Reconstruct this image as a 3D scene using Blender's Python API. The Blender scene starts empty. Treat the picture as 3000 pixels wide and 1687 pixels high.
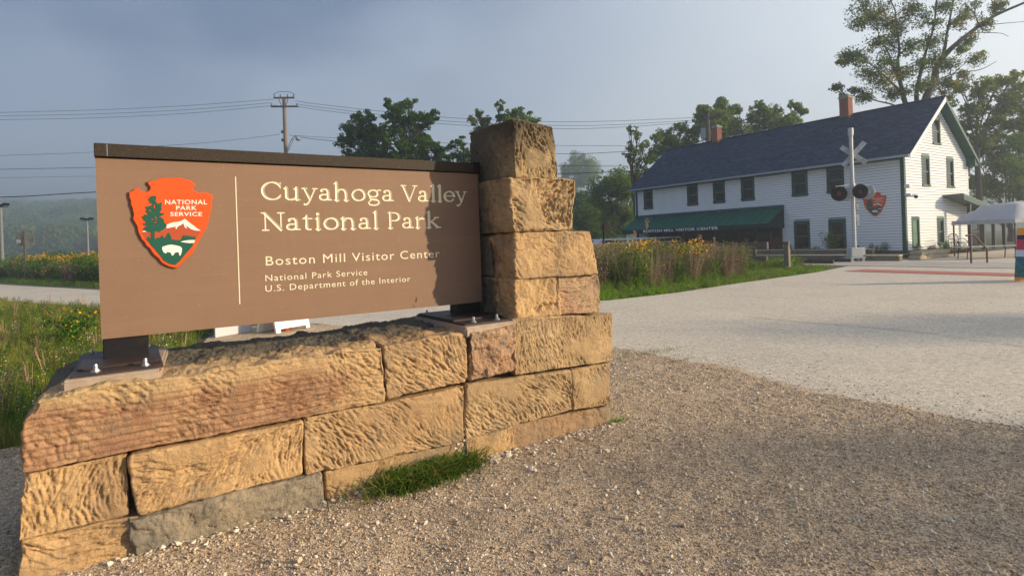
import bpy, bmesh, math, random
import numpy as np
from mathutils import Vector, Matrix
RND = random.Random(7)
RNG = np.random.default_rng(11)
SC = bpy.context.scene
COL = SC.collection
# ------------------------------------------------------------------ camera, light, exposure
F, CX, V0, EYE, ROLL = 1702.0, 1500.0, 708.0, 1.5, math.radians(1.95)
cd = bpy.data.cameras.new('camera'); cam = bpy.data.objects.new('camera', cd); COL.objects.link(cam)
cd.sensor_fit = 'HORIZONTAL'; cd.sensor_width = 36; cd.lens = F / 3000 * 36
cd.shift_y = -(843.5 - V0) / 3000; cd.clip_start = 0.05; cd.clip_end = 3000
cam.matrix_world = Matrix.Translation((0, 0, EYE)) @ Matrix.Rotation(math.radians(90), 4, 'X') @ Matrix.Rotation(-ROLL, 4, 'Z')
SC.camera = cam
SUN_DIR = Vector((.985, -.17, .30)).normalized()
EL = math.asin(SUN_DIR.z)
sl = bpy.data.lights.new('sun', 'SUN'); sun = bpy.data.objects.new('sun', sl); COL.objects.link(sun)
sl.energy = 4.1; sl.angle = math.radians(0.9); sl.color = (1.0, .80, .54)
sun.rotation_euler = SUN_DIR.to_track_quat('Z', 'Y').to_euler()
SC.view_settings.view_transform = 'Standard'; SC.view_settings.look = 'None'
SC.view_settings.gamma = 1; SC.view_settings.use_curve_mapping = False
SC.view_settings.exposure = 1.0
SC.render.engine = 'CYCLES'
SC.cycles.use_denoising = True
SC.cycles.max_bounces = 6; SC.cycles.diffuse_bounces = 3; SC.cycles.glossy_bounces = 2
SC.cycles.transmission_bounces = 4; SC.cycles.transparent_max_bounces = 8; SC.cycles.volume_bounces = 1
SC.cycles.caustics_reflective = False; SC.cycles.caustics_refractive = False
W = bpy.data.worlds.new('World'); SC.world = W; W.use_nodes = True
nt = W.node_tree; nt.nodes.clear()
def N(t, ty, **k):
    n = t.nodes.new(ty)
    for a, b in k.items(): setattr(n, a, b)
    return n
sky = N(nt, 'ShaderNodeTexSky', sky_type='NISHITA', sun_disc=False)
sky.sun_elevation = EL; sky.sun_rotation = math.atan2(SUN_DIR.x, SUN_DIR.y); sky.air_density = 1.2; sky.dust_density = 2.0
tc = N(nt, 'ShaderNodeTexCoord')
sep = N(nt, 'ShaderNodeSeparateXYZ'); nt.links.new(tc.outputs['Generated'], sep.inputs[0])
# morning fog layer: a grey blue veil over the clear sky, paler low down and towards the sun
dot = N(nt, 'ShaderNodeVectorMath', operation='DOT_PRODUCT'); dot.inputs[1].default_value = (.97, .25, 0)
nt.links.new(tc.outputs['Generated'], dot.inputs[0])
r1 = N(nt, 'ShaderNodeMapRange'); r1.inputs[1].default_value = .0; r1.inputs[2].default_value = .82; r1.interpolation_type = 'SMOOTHSTEP'
nt.links.new(dot.outputs['Value'], r1.inputs[0])
rz = N(nt, 'ShaderNodeMapRange'); rz.inputs[1].default_value = 0.04; rz.inputs[2].default_value = .33; rz.interpolation_type = 'SMOOTHSTEP'
nt.links.new(sep.outputs['Z'], rz.inputs[0])
noi = N(nt, 'ShaderNodeTexNoise'); noi.inputs['Scale'].default_value = 2.0; noi.inputs['Detail'].default_value = 4; noi.inputs['Roughness'].default_value = .48
mp = N(nt, 'ShaderNodeMapping'); mp.inputs['Scale'].default_value = (1, 1, 2.2)
nt.links.new(tc.outputs['Generated'], mp.inputs[0]); nt.links.new(mp.outputs[0], noi.inputs['Vector'])
rn = N(nt, 'ShaderNodeMapRange'); rn.inputs[1].default_value = .42; rn.inputs[2].default_value = .64
nt.links.new(noi.outputs['Fac'], rn.inputs[0])
def mixc(t, a, b, f):
    m = N(t, 'ShaderNodeMix', data_type='RGBA')
    for s, v in ((6, a), (7, b)):
        if isinstance(v, tuple): m.inputs[s].default_value = (*v, 1)
        else: t.links.new(v, m.inputs[s])
    if isinstance(f, (int, float)): m.inputs[0].default_value = f
    else: t.links.new(f, m.inputs[0])
    return m.outputs[2]
SKY_A = (.44, .78, 1.55); SKY_B = (4.3, 4.7, 5.1); SKY_L = (3.1, 3.8, 5.0); SKY_LR = (6.0, 6.3, 6.5)
hi = mixc(nt, SKY_A, SKY_B, r1.outputs[0]); lo = mixc(nt, SKY_L, SKY_LR, r1.outputs[0])
base = mixc(nt, lo, hi, rz.outputs[0])
wisp = N(nt, 'ShaderNodeMath', operation='MULTIPLY'); wisp.inputs[1].default_value = .55
nt.links.new(rn.outputs[0], wisp.inputs[0])
base = mixc(nt, base, (2.9, 3.4, 4.2), wisp.outputs[0])
fin = mixc(nt, sky.outputs[0], base, .9)
bg = N(nt, 'ShaderNodeBackground'); bg.inputs['Strength'].default_value = .1
nt.links.new(fin, bg.inputs['Color'])
wo = N(nt, 'ShaderNodeOutputWorld'); nt.links.new(bg.outputs[0], wo.inputs[0])

# ------------------------------------------------------------------ measuring helpers: sight lines to world points
_c, _s = math.cos(ROLL), math.sin(ROLL)
def ray(u, v):
    a = (u - CX) / F; b = -(v - V0) / F
    return np.array([a * _c + b * _s, 1., -a * _s + b * _c])
def G(u, v, z=0.):
    r = ray(u, v); return np.array([0, 0, EYE]) + (z - EYE) / r[2] * r
def P(u, v, Y): return np.array([0, 0, EYE]) + Y * ray(u, v)
def PL(u, v, o, n):
    r = ray(u, v); C = np.array([0, 0, EYE]); return C + np.dot(o - C, n) / np.dot(r, n) * r
class Frame:
    def __init__(s, o, x):
        s.o = np.array(o, float); s.x = np.array([*x, 0.]); s.x /= np.linalg.norm(s.x)
        s.y = np.array([-s.x[1], s.x[0], 0]); s.rz = math.atan2(s.x[1], s.x[0])
    def onY(s, u, v, y=0):      # point of the plane local y = const
        p = PL(u, v, s.o + s.y * y, s.y) - s.o; return float(p @ s.x), float(p[2] - s.o[2])
    def onX(s, u, v, x=0):
        p = PL(u, v, s.o + s.x * x, s.x) - s.o; return float(p @ s.y), float(p[2] - s.o[2])
    def onZ(s, u, v, z=0):
        p = G(u, v, z + s.o[2]) - s.o; return float(p @ s.x), float(p @ s.y)
    def w(s, x, y, z=0): return s.o + s.x * x + s.y * y + np.array([0, 0, z])

# ------------------------------------------------------------------ object helpers
def setp(o, label=None, cat=None, group=None, kind=None):
    if label: o['label'] = label
    if cat: o['category'] = cat
    if group: o['group'] = group
    if kind: o['kind'] = kind
    return o
def empty(name, loc=(0, 0, 0), rz=0, **k):
    o = bpy.data.objects.new(name, None); COL.objects.link(o); o.location = loc; o.rotation_euler = (0, 0, rz)
    o.empty_display_size = .2
    return setp(o, **k)
def link(name, me, mat, parent=None, loc=(0, 0, 0), rot=(0, 0, 0), smooth=False, **k):
    o = bpy.data.objects.new(name, me); COL.objects.link(o); o.location = loc; o.rotation_euler = rot
    if mat is not None and not me.materials:
        for m in (mat if isinstance(mat, (list, tuple)) else [mat]): me.materials.append(m)
    if parent: o.parent = parent
    if smooth: me.shade_smooth()
    return setp(o, **k)
def npmesh(name, verts, faces, attr=None, mi=None):
    """verts (n,3); faces (m,3) or (m,4) array, or a list of them"""
    me = bpy.data.meshes.new(name)
    fs = faces if isinstance(faces, list) else [faces]
    fs = [np.asarray(f, dtype=np.int32) for f in fs if len(f)]
    v = np.asarray(verts, dtype=np.float32)
    me.vertices.add(len(v)); me.vertices.foreach_set('co', v.ravel())
    loops = np.concatenate([f.ravel() for f in fs]); tot = np.concatenate([np.full(len(f), f.shape[1], np.int32) for f in fs])
    me.loops.add(len(loops)); me.loops.foreach_set('vertex_index', loops)
    me.polygons.add(len(tot)); st = np.concatenate([[0], np.cumsum(tot)[:-1]]).astype(np.int32)
    me.polygons.foreach_set('loop_start', st); me.polygons.foreach_set('loop_total', tot)
    if mi is not None: me.polygons.foreach_set('material_index', np.asarray(mi, np.int32))
    if attr is not None:
        a = me.attributes.new('var', 'FLOAT', 'FACE'); a.data.foreach_set('value', np.asarray(attr, np.float32))
    me.update(calc_edges=True); me.validate()
    return me
class MB:
    """gathers boxes, bars, tubes and polygons for ONE mesh"""
    def __init__(s): s.v = []; s.f = []
    def add(s, vs, fs):
        n = len(s.v); s.v += [tuple(map(float, p)) for p in vs]; s.f += [tuple(n + i for i in f) for f in fs]; return s
    def box(s, x0, x1, y0, y1, z0, z1):
        return s.add([(x0, y0, z0), (x1, y0, z0), (x1, y1, z0), (x0, y1, z0), (x0, y0, z1), (x1, y0, z1), (x1, y1, z1), (x0, y1, z1)],
                     [(0, 3, 2, 1), (4, 5, 6, 7), (0, 1, 5, 4), (1, 2, 6, 5), (2, 3, 7, 6), (3, 0, 4, 7)])
    def prism(s, poly, axis, a, b):
        """poly of 2D points extruded along axis ('x','y','z') from a to b"""
        m = {'x': lambda p, t: (t, p[0], p[1]), 'y': lambda p, t: (p[0], t, p[1]), 'z': lambda p, t: (p[0], p[1], t)}[axis]
        n = len(poly)
        return s.add([m(p, a) for p in poly] + [m(p, b) for p in poly],
                     [tuple(range(n)), tuple(range(2 * n - 1, n - 1, -1))] + [(i, i + n, (i + 1) % n + n, (i + 1) % n) for i in range(n)])
    def tube(s, pts, r, n=8, cap=True):
        pts = [Vector(p) for p in pts]; rr = r if isinstance(r, (list, tuple)) else [r] * len(pts)
        vs = []; fs = []
        up = None
        for i, p in enumerate(pts):
            t = (pts[min(i + 1, len(pts) - 1)] - pts[max(i - 1, 0)]).normalized()
            if up is None: up = Vector((0, 0, 1)) if abs(t.z) < .9 else Vector((1, 0, 0))
            a = t.cross(up).normalized(); b = a.cross(t).normalized(); up = b
            for k in range(n):
                q = 2 * math.pi * k / n; vs.append(p + (a * math.cos(q) + b * math.sin(q)) * rr[i])
        for i in range(len(pts) - 1):
            for k in range(n):
                fs.append((i * n + k, i * n + (k + 1) % n, (i + 1) * n + (k + 1) % n, (i + 1) * n + k))
        if cap: fs += [tuple(range(n - 1, -1, -1)), tuple((len(pts) - 1) * n + k for k in range(n))]
        return s.add(vs, fs)
    def bar(s, a, b, w, h):
        """rectangular bar from a to b"""
        a = Vector(a); b = Vector(b); t = (b - a).normalized(); up = Vector((0, 0, 1)) if abs(t.z) < .95 else Vector((0, 1, 0))
        x = t.cross(up).normalized() * w / 2; y = x.cross(t).normalized() * h / 2
        vs = [p + i * x + j * y for p in (a, b) for i, j in ((-1, -1), (1, -1), (1, 1), (-1, 1))]
        return s.add(vs, [(0, 1, 2, 3), (7, 6, 5, 4), (0, 4, 5, 1), (1, 5, 6, 2), (2, 6, 7, 3), (3, 7, 4, 0)])
    def mesh(s, name, bevel=0, seg=1):
        me = bpy.data.meshes.new(name); me.from_pydata(s.v, [], s.f)
        if bevel or True:
            bm = bmesh.new(); bm.from_mesh(me)
            bmesh.ops.recalc_face_normals(bm, faces=bm.faces)
            if bevel: bmesh.ops.bevel(bm, geom=[e for e in bm.edges if len(e.link_faces) == 2 and e.calc_face_angle(0) > .6], offset=bevel, segments=seg, affect='EDGES', clamp_overlap=True)
            bm.to_mesh(me); bm.free()
        return me
    def build(s, name, mat, parent=None, bevel=0, seg=1, smooth=False, loc=(0, 0, 0), rot=(0, 0, 0), **k):
        o = link(name, s.mesh(name, bevel, seg), mat, parent, loc, rot, **k)
        if smooth:
            o.data.shade_smooth()
            try: o.data.set_sharp_from_angle(angle=math.radians(35))
            except Exception: pass
        return o
def smooth_curve(pts, n):
    """Catmull-Rom through the points"""
    p = [np.array(q, float) for q in pts]; p = [2 * p[0] - p[1]] + p + [2 * p[-1] - p[-2]]; out = []
    for i in range(1, len(p) - 2):
        for k in range(n):
            t = k / n; a, b, c, d = p[i - 1], p[i], p[i + 1], p[i + 2]
            out.append(.5 * (2 * b + (c - a) * t + (2 * a - 5 * b + 4 * c - d) * t * t + (3 * b - a - 3 * c + d) * t ** 3))
    out.append(p[-2]); return out
# value noise
_H = RNG.random(65536).astype(np.float32)
def vnoise(x, y, z=None, seed=0):
    z = np.zeros_like(x) if z is None else z
    xi, yi, zi = np.floor(x).astype(np.int64), np.floor(y).astype(np.int64), np.floor(z).astype(np.int64)
    fx, fy, fz = x - xi, y - yi, z - zi
    fx, fy, fz = [f * f * (3 - 2 * f) for f in (fx, fy, fz)]
    def h(a, b, c): return _H[(a * 73856093 ^ b * 19349663 ^ c * 83492791 ^ (seed * 7919 + 13)) & 65535]
    r = 0
    for dx in (0, 1):
        for dy in (0, 1):
            for dz in (0, 1):
                r = r + h(xi + dx, yi + dy, zi + dz) * (fx if dx else 1 - fx) * (fy if dy else 1 - fy) * (fz if dz else 1 - fz)
    return r - .5
def fbm(x, y, z=None, o=4, seed=0, g=.5):
    r = 0; a = 1; s = 1
    for i in range(o):
        r = r + a * vnoise(x * s, y * s, None if z is None else z * s, seed + i * 31); a *= g; s *= 2.03
    return r

# ------------------------------------------------------------------ materials
def mat(name, base, rough=.8, var=None, scale=6, bump=0, bscale=40, detail=4, metal=0, coord='Object', extra=None, spec=.3, bdist=.01, var2=None, scale2=1.2, emit=None, stretch=None):
    """procedural material: two noise scales tint the base colour, a third makes relief"""
    m = bpy.data.materials.new(name); m.use_nodes = True; t = m.node_tree; b = t.nodes['Principled BSDF']
    b.inputs['Roughness'].default_value = rough; b.inputs['Metallic'].default_value = metal; b.inputs['Specular IOR Level'].default_value = spec
    tcn = N(t, 'ShaderNodeTexCoord'); vec = tcn.outputs[coord]
    if stretch:
        mpn = N(t, 'ShaderNodeMapping'); mpn.inputs['Scale'].default_value = stretch; t.links.new(vec, mpn.inputs[0]); vec = mpn.outputs[0]
    def noise(sc, d=4, r=.6):
        n = N(t, 'ShaderNodeTexNoise'); n.inputs['Scale'].default_value = sc; n.inputs['Detail'].default_value = d; n.inputs['Roughness'].default_value = r
        t.links.new(vec, n.inputs['Vector']); return n.outputs['Fac']
    def ramp(f, a, c):
        n = N(t, 'ShaderNodeMapRange'); n.inputs[1].default_value = a; n.inputs[2].default_value = c; t.links.new(f, n.inputs[0]); return n.outputs[0]
    col = tuple(base)
    if var: col = mixc(t, col, tuple(var), ramp(noise(scale, detail), .35, .65))
    if var2: col = mixc(t, col, tuple(var2), ramp(noise(scale2, 5), .48, .68))
    if extra: col = extra(t, col, noise, ramp, vec)
    if isinstance(col, tuple): b.inputs['Base Color'].default_value = (*col, 1)
    else: t.links.new(col, b.inputs['Base Color'])
    if bump:
        bn = N(t, 'ShaderNodeBump'); bn.inputs['Strength'].default_value = bump; bn.inputs['Distance'].default_value = bdist
        t.links.new(noise(bscale, 5, .65), bn.inputs['Height']); t.links.new(bn.outputs[0], b.inputs['Normal'])
    if emit:
        b.inputs['Emission Color'].default_value = (*emit[:3], 1); b.inputs['Emission Strength'].default_value = emit[3]
    return m
def leafmat(name, cols, trans=.35, rough=.7):
    """leaf colour picked per leaf from the 'var' attribute (or per instance)"""
    m = bpy.data.materials.new(name); m.use_nodes = True; t = m.node_tree; t.nodes.clear()
    at = N(t, 'ShaderNodeAttribute', attribute_name='var')
    oi = N(t, 'ShaderNodeObjectInfo'); ad = N(t, 'ShaderNodeMath', operation='ADD'); t.links.new(at.outputs['Fac'], ad.inputs[0]); t.links.new(oi.outputs['Random'], ad.inputs[1])
    fr = N(t, 'ShaderNodeMath', operation='FRACT'); t.links.new(ad.outputs[0], fr.inputs[0])
    cr = N(t, 'ShaderNodeValToRGB'); e = cr.color_ramp.elements
    for i, c in enumerate(cols):
        p = i / max(1, len(cols) - 1)
        el = e[0] if i == 0 else (e[1] if i == 1 and len(cols) == 2 else e.new(p) if i < len(cols) - 1 else e[len(e) - 1])
        el.position = p; el.color = (*c, 1)
    t.links.new(fr.outputs[0], cr.inputs[0])
    d = N(t, 'ShaderNodeBsdfDiffuse'); tr = N(t, 'ShaderNodeBsdfTranslucent'); mx = N(t, 'ShaderNodeMixShader'); mx.inputs[0].default_value = trans
    t.links.new(cr.outputs[0], d.inputs[0]); t.links.new(cr.outputs[0], tr.inputs[0]); t.links.new(d.outputs[0], mx.inputs[1]); t.links.new(tr.outputs[0], mx.inputs[2])
    o = N(t, 'ShaderNodeOutputMaterial'); t.links.new(mx.outputs[0], o.inputs[0])
    return m
# ------------------------------------------------------------------ sandstone wall with its stepped pier
SF = Frame([*G(1048.1, 1441.8)[:2], 0.], (.834, .552))
def scaled(t, f, k):
    n = N(t, 'ShaderNodeMath', operation='MULTIPLY'); n.inputs[1].default_value = k; t.links.new(f, n.inputs[0]); return n.outputs[0]
def stone_mat(name, c1, c2, c3=None, band=0, lichen=None, pale=None):
    def ex(t, col, noise, ramp, vec):
        col = mixc(t, col, tuple(x * .62 for x in c1), ramp(noise(22, 6, .7), .52, .72))      # iron stains and dirt blotches
        col = mixc(t, col, tuple(min(1, x * 1.45) for x in c1), ramp(noise(90, 3, .8), .6, .85))
        col = mixc(t, col, (.20, .165, .12), scaled(t, ramp(noise(3.2, 6, .75), .52, .66), .55))      # grey weathering
        if band:
            w = N(t, 'ShaderNodeTexWave', wave_type='BANDS', bands_direction='Z'); w.inputs['Scale'].default_value = band; w.inputs['Distortion'].default_value = 2.5
            w.inputs['Detail'].default_value = 4; w.inputs['Detail Scale'].default_value = 1.2; t.links.new(vec, w.inputs['Vector'])
            n = N(t, 'ShaderNodeMath', operation='MULTIPLY'); n.inputs[1].default_value = .55; t.links.new(ramp(w.outputs['Fac'], .55, .95), n.inputs[0])
            col = mixc(t, col, tuple(x * .5 for x in c1), n.outputs[0])
        if lichen:
            sz = N(t, 'ShaderNodeSeparateXYZ'); t.links.new(vec, sz.inputs[0])
            a = N(t, 'ShaderNodeMath', operation='ADD'); t.links.new(noise(5, 6, .7), a.inputs[0])
            zz = ramp(sz.outputs['Z'], lichen[0], lichen[1]); q = N(t, 'ShaderNodeMath', operation='MULTIPLY'); q.inputs[1].default_value = .45; t.links.new(zz, q.inputs[0]); t.links.new(q.outputs[0], a.inputs[1])
            col = mixc(t, col, lichen[2], ramp(a.outputs[0], .62, .95))
        if band:   # the bed is buff along its upper edge and at the right end
            sp_ = N(t, 'ShaderNodeSeparateXYZ'); t.links.new(vec, sp_.inputs[0]); ad_ = N(t, 'ShaderNodeMath', operation='ADD'); t.links.new(noise(3, 5, .6), ad_.inputs[0])
            zz = ramp(sp_.outputs['Z'], .70, .90); t.links.new(zz, ad_.inputs[1]); col = mixc(t, col, (.45, .31, .165), ramp(ad_.outputs[0], .75, 1.15))
            ae = N(t, 'ShaderNodeMath', operation='ADD'); t.links.new(noise(4, 5, .6), ae.inputs[0]); t.links.new(ramp(sp_.outputs['X'], -.5, .3), ae.inputs[1]); col = mixc(t, col, (.46, .31, .16), ramp(ae.outputs[0], .9, 1.3))
        if pale:
            col = mixc(t, col, pale, ramp(noise(7, 6, .75), .58, .66))
        return col
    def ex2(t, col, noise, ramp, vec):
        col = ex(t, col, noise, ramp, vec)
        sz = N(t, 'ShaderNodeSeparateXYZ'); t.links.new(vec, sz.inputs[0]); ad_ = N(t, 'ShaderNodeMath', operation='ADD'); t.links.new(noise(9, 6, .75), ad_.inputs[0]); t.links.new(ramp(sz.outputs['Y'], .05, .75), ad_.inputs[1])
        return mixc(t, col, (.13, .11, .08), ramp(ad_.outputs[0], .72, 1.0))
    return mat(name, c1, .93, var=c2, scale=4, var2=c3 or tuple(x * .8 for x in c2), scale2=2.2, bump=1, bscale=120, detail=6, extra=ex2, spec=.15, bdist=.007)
M = {}
M['tan'] = stone_mat('sandstone_tan', (.41, .262, .135), (.50, .335, .175), (.29, .20, .12))
M['gold'] = stone_mat('sandstone_gold', (.46, .292, .14), (.55, .365, .185), (.32, .21, .115))
M['red'] = stone_mat('sandstone_red', (.35, .185, .105), (.43, .27, .15), (.25, .135, .085), band=9)
M['grey'] = stone_mat('sandstone_grey', (.225, .195, .15), (.33, .265, .18), (.15, .135, .11))
M['pink'] = stone_mat('sandstone_pink', (.41, .265, .17), (.36, .22, .13), (.45, .32, .19))
M['dark'] = stone_mat('sandstone_dark', (.31, .215, .115), (.40, .285, .15), (.19, .14, .085), lichen=(1.9, 2.35, (.10, .08, .055)))
M['orange'] = stone_mat('sandstone_orange', (.36, .225, .125), (.27, .20, .13), (.42, .30, .18))
M['buff'] = stone_mat('sandstone_buff', (.42, .285, .15), (.33, .23, .13), (.50, .35, .195))

def strokes(S, Z, hs, rng, n, ang, spread, L, wd, dp, swirl=0):
    """height field of chisel marks: n short grooves over the grid S x Z"""
    H = np.zeros((len(S), len(Z)))
    s0, s1, z0, z1 = S[0], S[-1], Z[0], Z[-1]
    for _ in range(n):
        a, b = rng.uniform(s0, s1), rng.uniform(z0, z1)
        if rng.random() > .30 + 2.6 * (float(vnoise(np.array([a * 5.3 + hs]), np.array([b * 7.1]), seed=int(hs) + 2)[0]) + .12): continue
        th = ang + .9 * float(vnoise(np.array([a * 4.2]), np.array([b * 5.0 + hs]), seed=int(hs) + 4)[0]) * 2 * min(1, spread * 2) + rng.normal(0, spread * .6) + swirl * float(vnoise(np.array([a * 3.1]), np.array([b * 3.1]), seed=int(hs))[0])
        l = L * rng.uniform(.5, 1.5) / 2; w = wd * rng.uniform(.6, 1.4); d = dp * rng.uniform(.4, 1.4)
        R_ = l + 3 * w
        i0, i1 = np.searchsorted(S, [a - R_, a + R_]); k0, k1 = np.searchsorted(Z, [b - R_, b + R_])
        if i1 <= i0 or k1 <= k0: continue
        X, Y = np.meshgrid(S[i0:i1] - a, Z[k0:k1] - b, indexing='ij')
        u = X * math.cos(th) + Y * math.sin(th); v = -X * math.sin(th) + Y * math.cos(th); v = v + .25 * w * np.sin(u / l * 2.2 + a * 40)
        e = np.clip((l - np.abs(u)) / w, -1, 0.6); e = np.where(e < 0, 0, e) + .4
        e = np.where(np.abs(u) > l + w, 0, e)
        H[i0:i1, k0:k1] += d * e * (-np.where(v > 0, np.exp(-v / (.55 * w)), np.exp(v / (1.6 * w))) + .22 * np.exp(-((v - 1.5 * w) / w) ** 2))
    return H
def lines_(n0, n1, h, fine=None):
    n = max(3, int(round((n1 - n0) / h))); return np.linspace(n0, n1, n + 1)
def stone(quad, y0, y1, mt, seed, style=(90, .6, .5, .06, .007, .006, 0), rough=.012, edge=.022, left=None, top=None, res=.0050, parent=None, label=None, round_top=0, warp=None, ny=None):
    """quad: (s,z) of bottom-left, bottom-right, top-right, top-left of the front face; y0..y1 its depth"""
    rng = np.random.default_rng(seed)
    q = np.array(quad, float); qc = q.mean(0); q = q + np.sign(q - qc) * [.0035, .0025]; w = (np.linalg.norm(q[1] - q[0]) + np.linalg.norm(q[2] - q[3])) / 2; h = (abs(q[3, 1] - q[0, 1]) + abs(q[2, 1] - q[1, 1])) / 2; dp = y1 - y0
    X = lines_(0, w, res); Z = lines_(0, h, res)
    if ny: Y = lines_(0, dp, dp / ny)
    else: Y = np.unique(np.concatenate([np.linspace(0, .06, 7), np.linspace(.06, dp, 12)]))
    nx, ny_, nz = len(X), len(Y), len(Z)
    # index the surface of the grid
    idx = -np.ones((nx, ny_, nz), np.int64)
    surf = np.zeros((nx, ny_, nz), bool); surf[0] = surf[-1] = True; surf[:, 0] = True; surf[:, :, 0] = surf[:, :, -1] = True; surf[:, -1, 0] = surf[:, -1, -1] = True
    surf[0, -1] = surf[-1, -1] = True
    I = np.argwhere(surf); idx[surf] = np.arange(len(I))
    i, j, k = I.T
    p = np.stack([X[i], Y[j], Z[k]], 1)
    hw = np.array([w, dp, h]) / 2; c = p - hw
    er = edge * .55 * (1 + 1.7 * fbm(p[:, 0] * 9, p[:, 1] * 9, p[:, 2] * 9, 3, seed)); er = er + .022 * np.clip(fbm(p[:, 0] * 17, p[:, 1] * 17, p[:, 2] * 17, 2, seed + 60) - .18, 0, 1) * 3; er = np.clip(er, .004, .45 * min(w, h, dp))
    inner = np.clip(c, -(hw - er[:, None]), hw - er[:, None]); dlt = c - inner
    nl = np.linalg.norm(dlt, axis=1, keepdims=True); nrm = dlt / np.maximum(nl, 1e-9)
    pos = inner + nrm * er[:, None]
    HF = np.zeros(len(p))
    # front marks
    n_, ang, spr, L, wd, d_, sw = style
    cnt = int(2.5 * n_ * w * h / .09); wd *= .72; L *= 1.1; d_ *= .68
    Hf = strokes(X, Z, seed, rng, cnt, ang, spr, L, wd, d_, sw)
    XX, ZZ = np.meshgrid(X, Z, indexing='ij')
    Hf += rough * .85 * fbm(XX * 4 + seed, ZZ * 4, o=3, seed=seed) + rough * .26 * fbm(XX * 26, ZZ * 26, o=4, seed=seed + 5, g=.7)
    if band_marks.get(seed): 
        for zc in band_marks[seed]:
            zz = zc * h + .006 * fbm(XX * 6, ZZ * 0 + zc * 9, o=3, seed=seed); Hf -= .004 * np.exp(-((ZZ - zz) / .004) ** 2)
    wf = np.clip(-nrm[:, 1], 0, 1) ** 1.0
    HF += wf * Hf[i, k]
    YL, ZL = np.meshgrid(Y, Z, indexing='ij')
    st = left or (0, 0, 0, .05, .007, .004, 0)
    HL = strokes(Y, Z, seed + 1, rng, int(st[0] * dp * h / .09), *st[1:]) + rough * 1.2 * fbm(YL * 6, ZL * 6 + seed, o=5, seed=seed + 9, g=.6)
    HF += np.clip(-nrm[:, 0], 0, 1) * HL[j, k]
    HF += np.clip(nrm[:, 0], 0, 1) * (rough * fbm(p[:, 1] * 7, p[:, 2] * 7, o=4, seed=seed + 3))
    HF += np.clip(nrm[:, 2], 0, 1) * ((top or rough * .6) * fbm(p[:, 0] * 6, p[:, 1] * 6, o=6, seed=seed + 17, g=.68))
    pos = pos + nrm * HF[:, None]
    # slow warping of the whole block
    for a in range(3):
        pos[:, a] += (.011 if a != 2 else .006) * fbm(p[:, 0] * 2.3 + a * 7, p[:, 1] * 2.3, p[:, 2] * 3 + seed, 2, seed + a)
    u = (pos[:, 0] + w / 2) / w; v = (pos[:, 2] + h / 2) / h
    if round_top: v = v - round_top * np.clip(v, 0, 1) ** 3 * (2 * u - 1) ** 2
    s = (1 - v) * ((1 - u) * q[0, 0] + u * q[1, 0]) + v * ((1 - u) * q[3, 0] + u * q[2, 0])
    z = (1 - v) * ((1 - u) * q[0, 1] + u * q[1, 1]) + v * ((1 - u) * q[3, 1] + u * q[2, 1])
    out = np.stack([s, pos[:, 1] + y0 + dp / 2, z], 1)
    if warp is not None: out = warp(out)
    def quads(A, flip):
        a, b, c_, d = A[:-1, :-1].ravel(), A[1:, :-1].ravel(), A[1:, 1:].ravel(), A[:-1, 1:].ravel()
        f = np.stack([a, b, c_, d], 1); return f[:, ::-1] if flip else f
    fs = np.concatenate([quads(idx[:, 0, :], False), quads(idx[0], True), quads(idx[-1], False), quads(idx[:, :, -1], False), quads(idx[:, :, 0], True)])
    back = np.concatenate([idx[:-1, -1, 0], idx[-1, -1, :-1], idx[:0:-1, -1, -1], idx[0, -1, :0:-1]])
    me = npmesh('stone', out, [fs, back[None, ::-1]])
    me.shade_smooth()
    return link('stone', me, M[mt], parent, label=label)
band_marks = {101: [.25, .38, .5, .6, .68, .76, .83, .88, .93]}
wall = empty('stone_sign_wall', tuple(SF.o), SF.rz, label='low wall of rough chiselled sandstone blocks with a stepped pier at its right end', cat='wall')
A = dict(parent=wall)
ST = lambda n, a, sp, L=.055, w=.006, d=.0065, sw=0: (n, a, sp, L, w, d, sw)
D_ = 1.02
# foot course
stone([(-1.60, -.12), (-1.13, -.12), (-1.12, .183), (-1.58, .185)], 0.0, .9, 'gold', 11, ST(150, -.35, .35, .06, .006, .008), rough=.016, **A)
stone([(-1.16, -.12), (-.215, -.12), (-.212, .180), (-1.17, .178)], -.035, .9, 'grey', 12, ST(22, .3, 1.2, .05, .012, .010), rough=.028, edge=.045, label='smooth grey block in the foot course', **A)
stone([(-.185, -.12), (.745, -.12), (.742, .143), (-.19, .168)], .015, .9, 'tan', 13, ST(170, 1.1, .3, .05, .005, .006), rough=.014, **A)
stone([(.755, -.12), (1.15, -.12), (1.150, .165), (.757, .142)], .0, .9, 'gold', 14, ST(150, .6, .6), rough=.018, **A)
stone([(1.17, -.14), (2.115, -.16), (2.12, .13), (1.16, .165)], .03, .9, 'orange', 15, ST(20, .5, .9, .05, .012, .008), rough=.022, edge=.035, label='smooth orange brown block at the right foot of the wall', **A)
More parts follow.
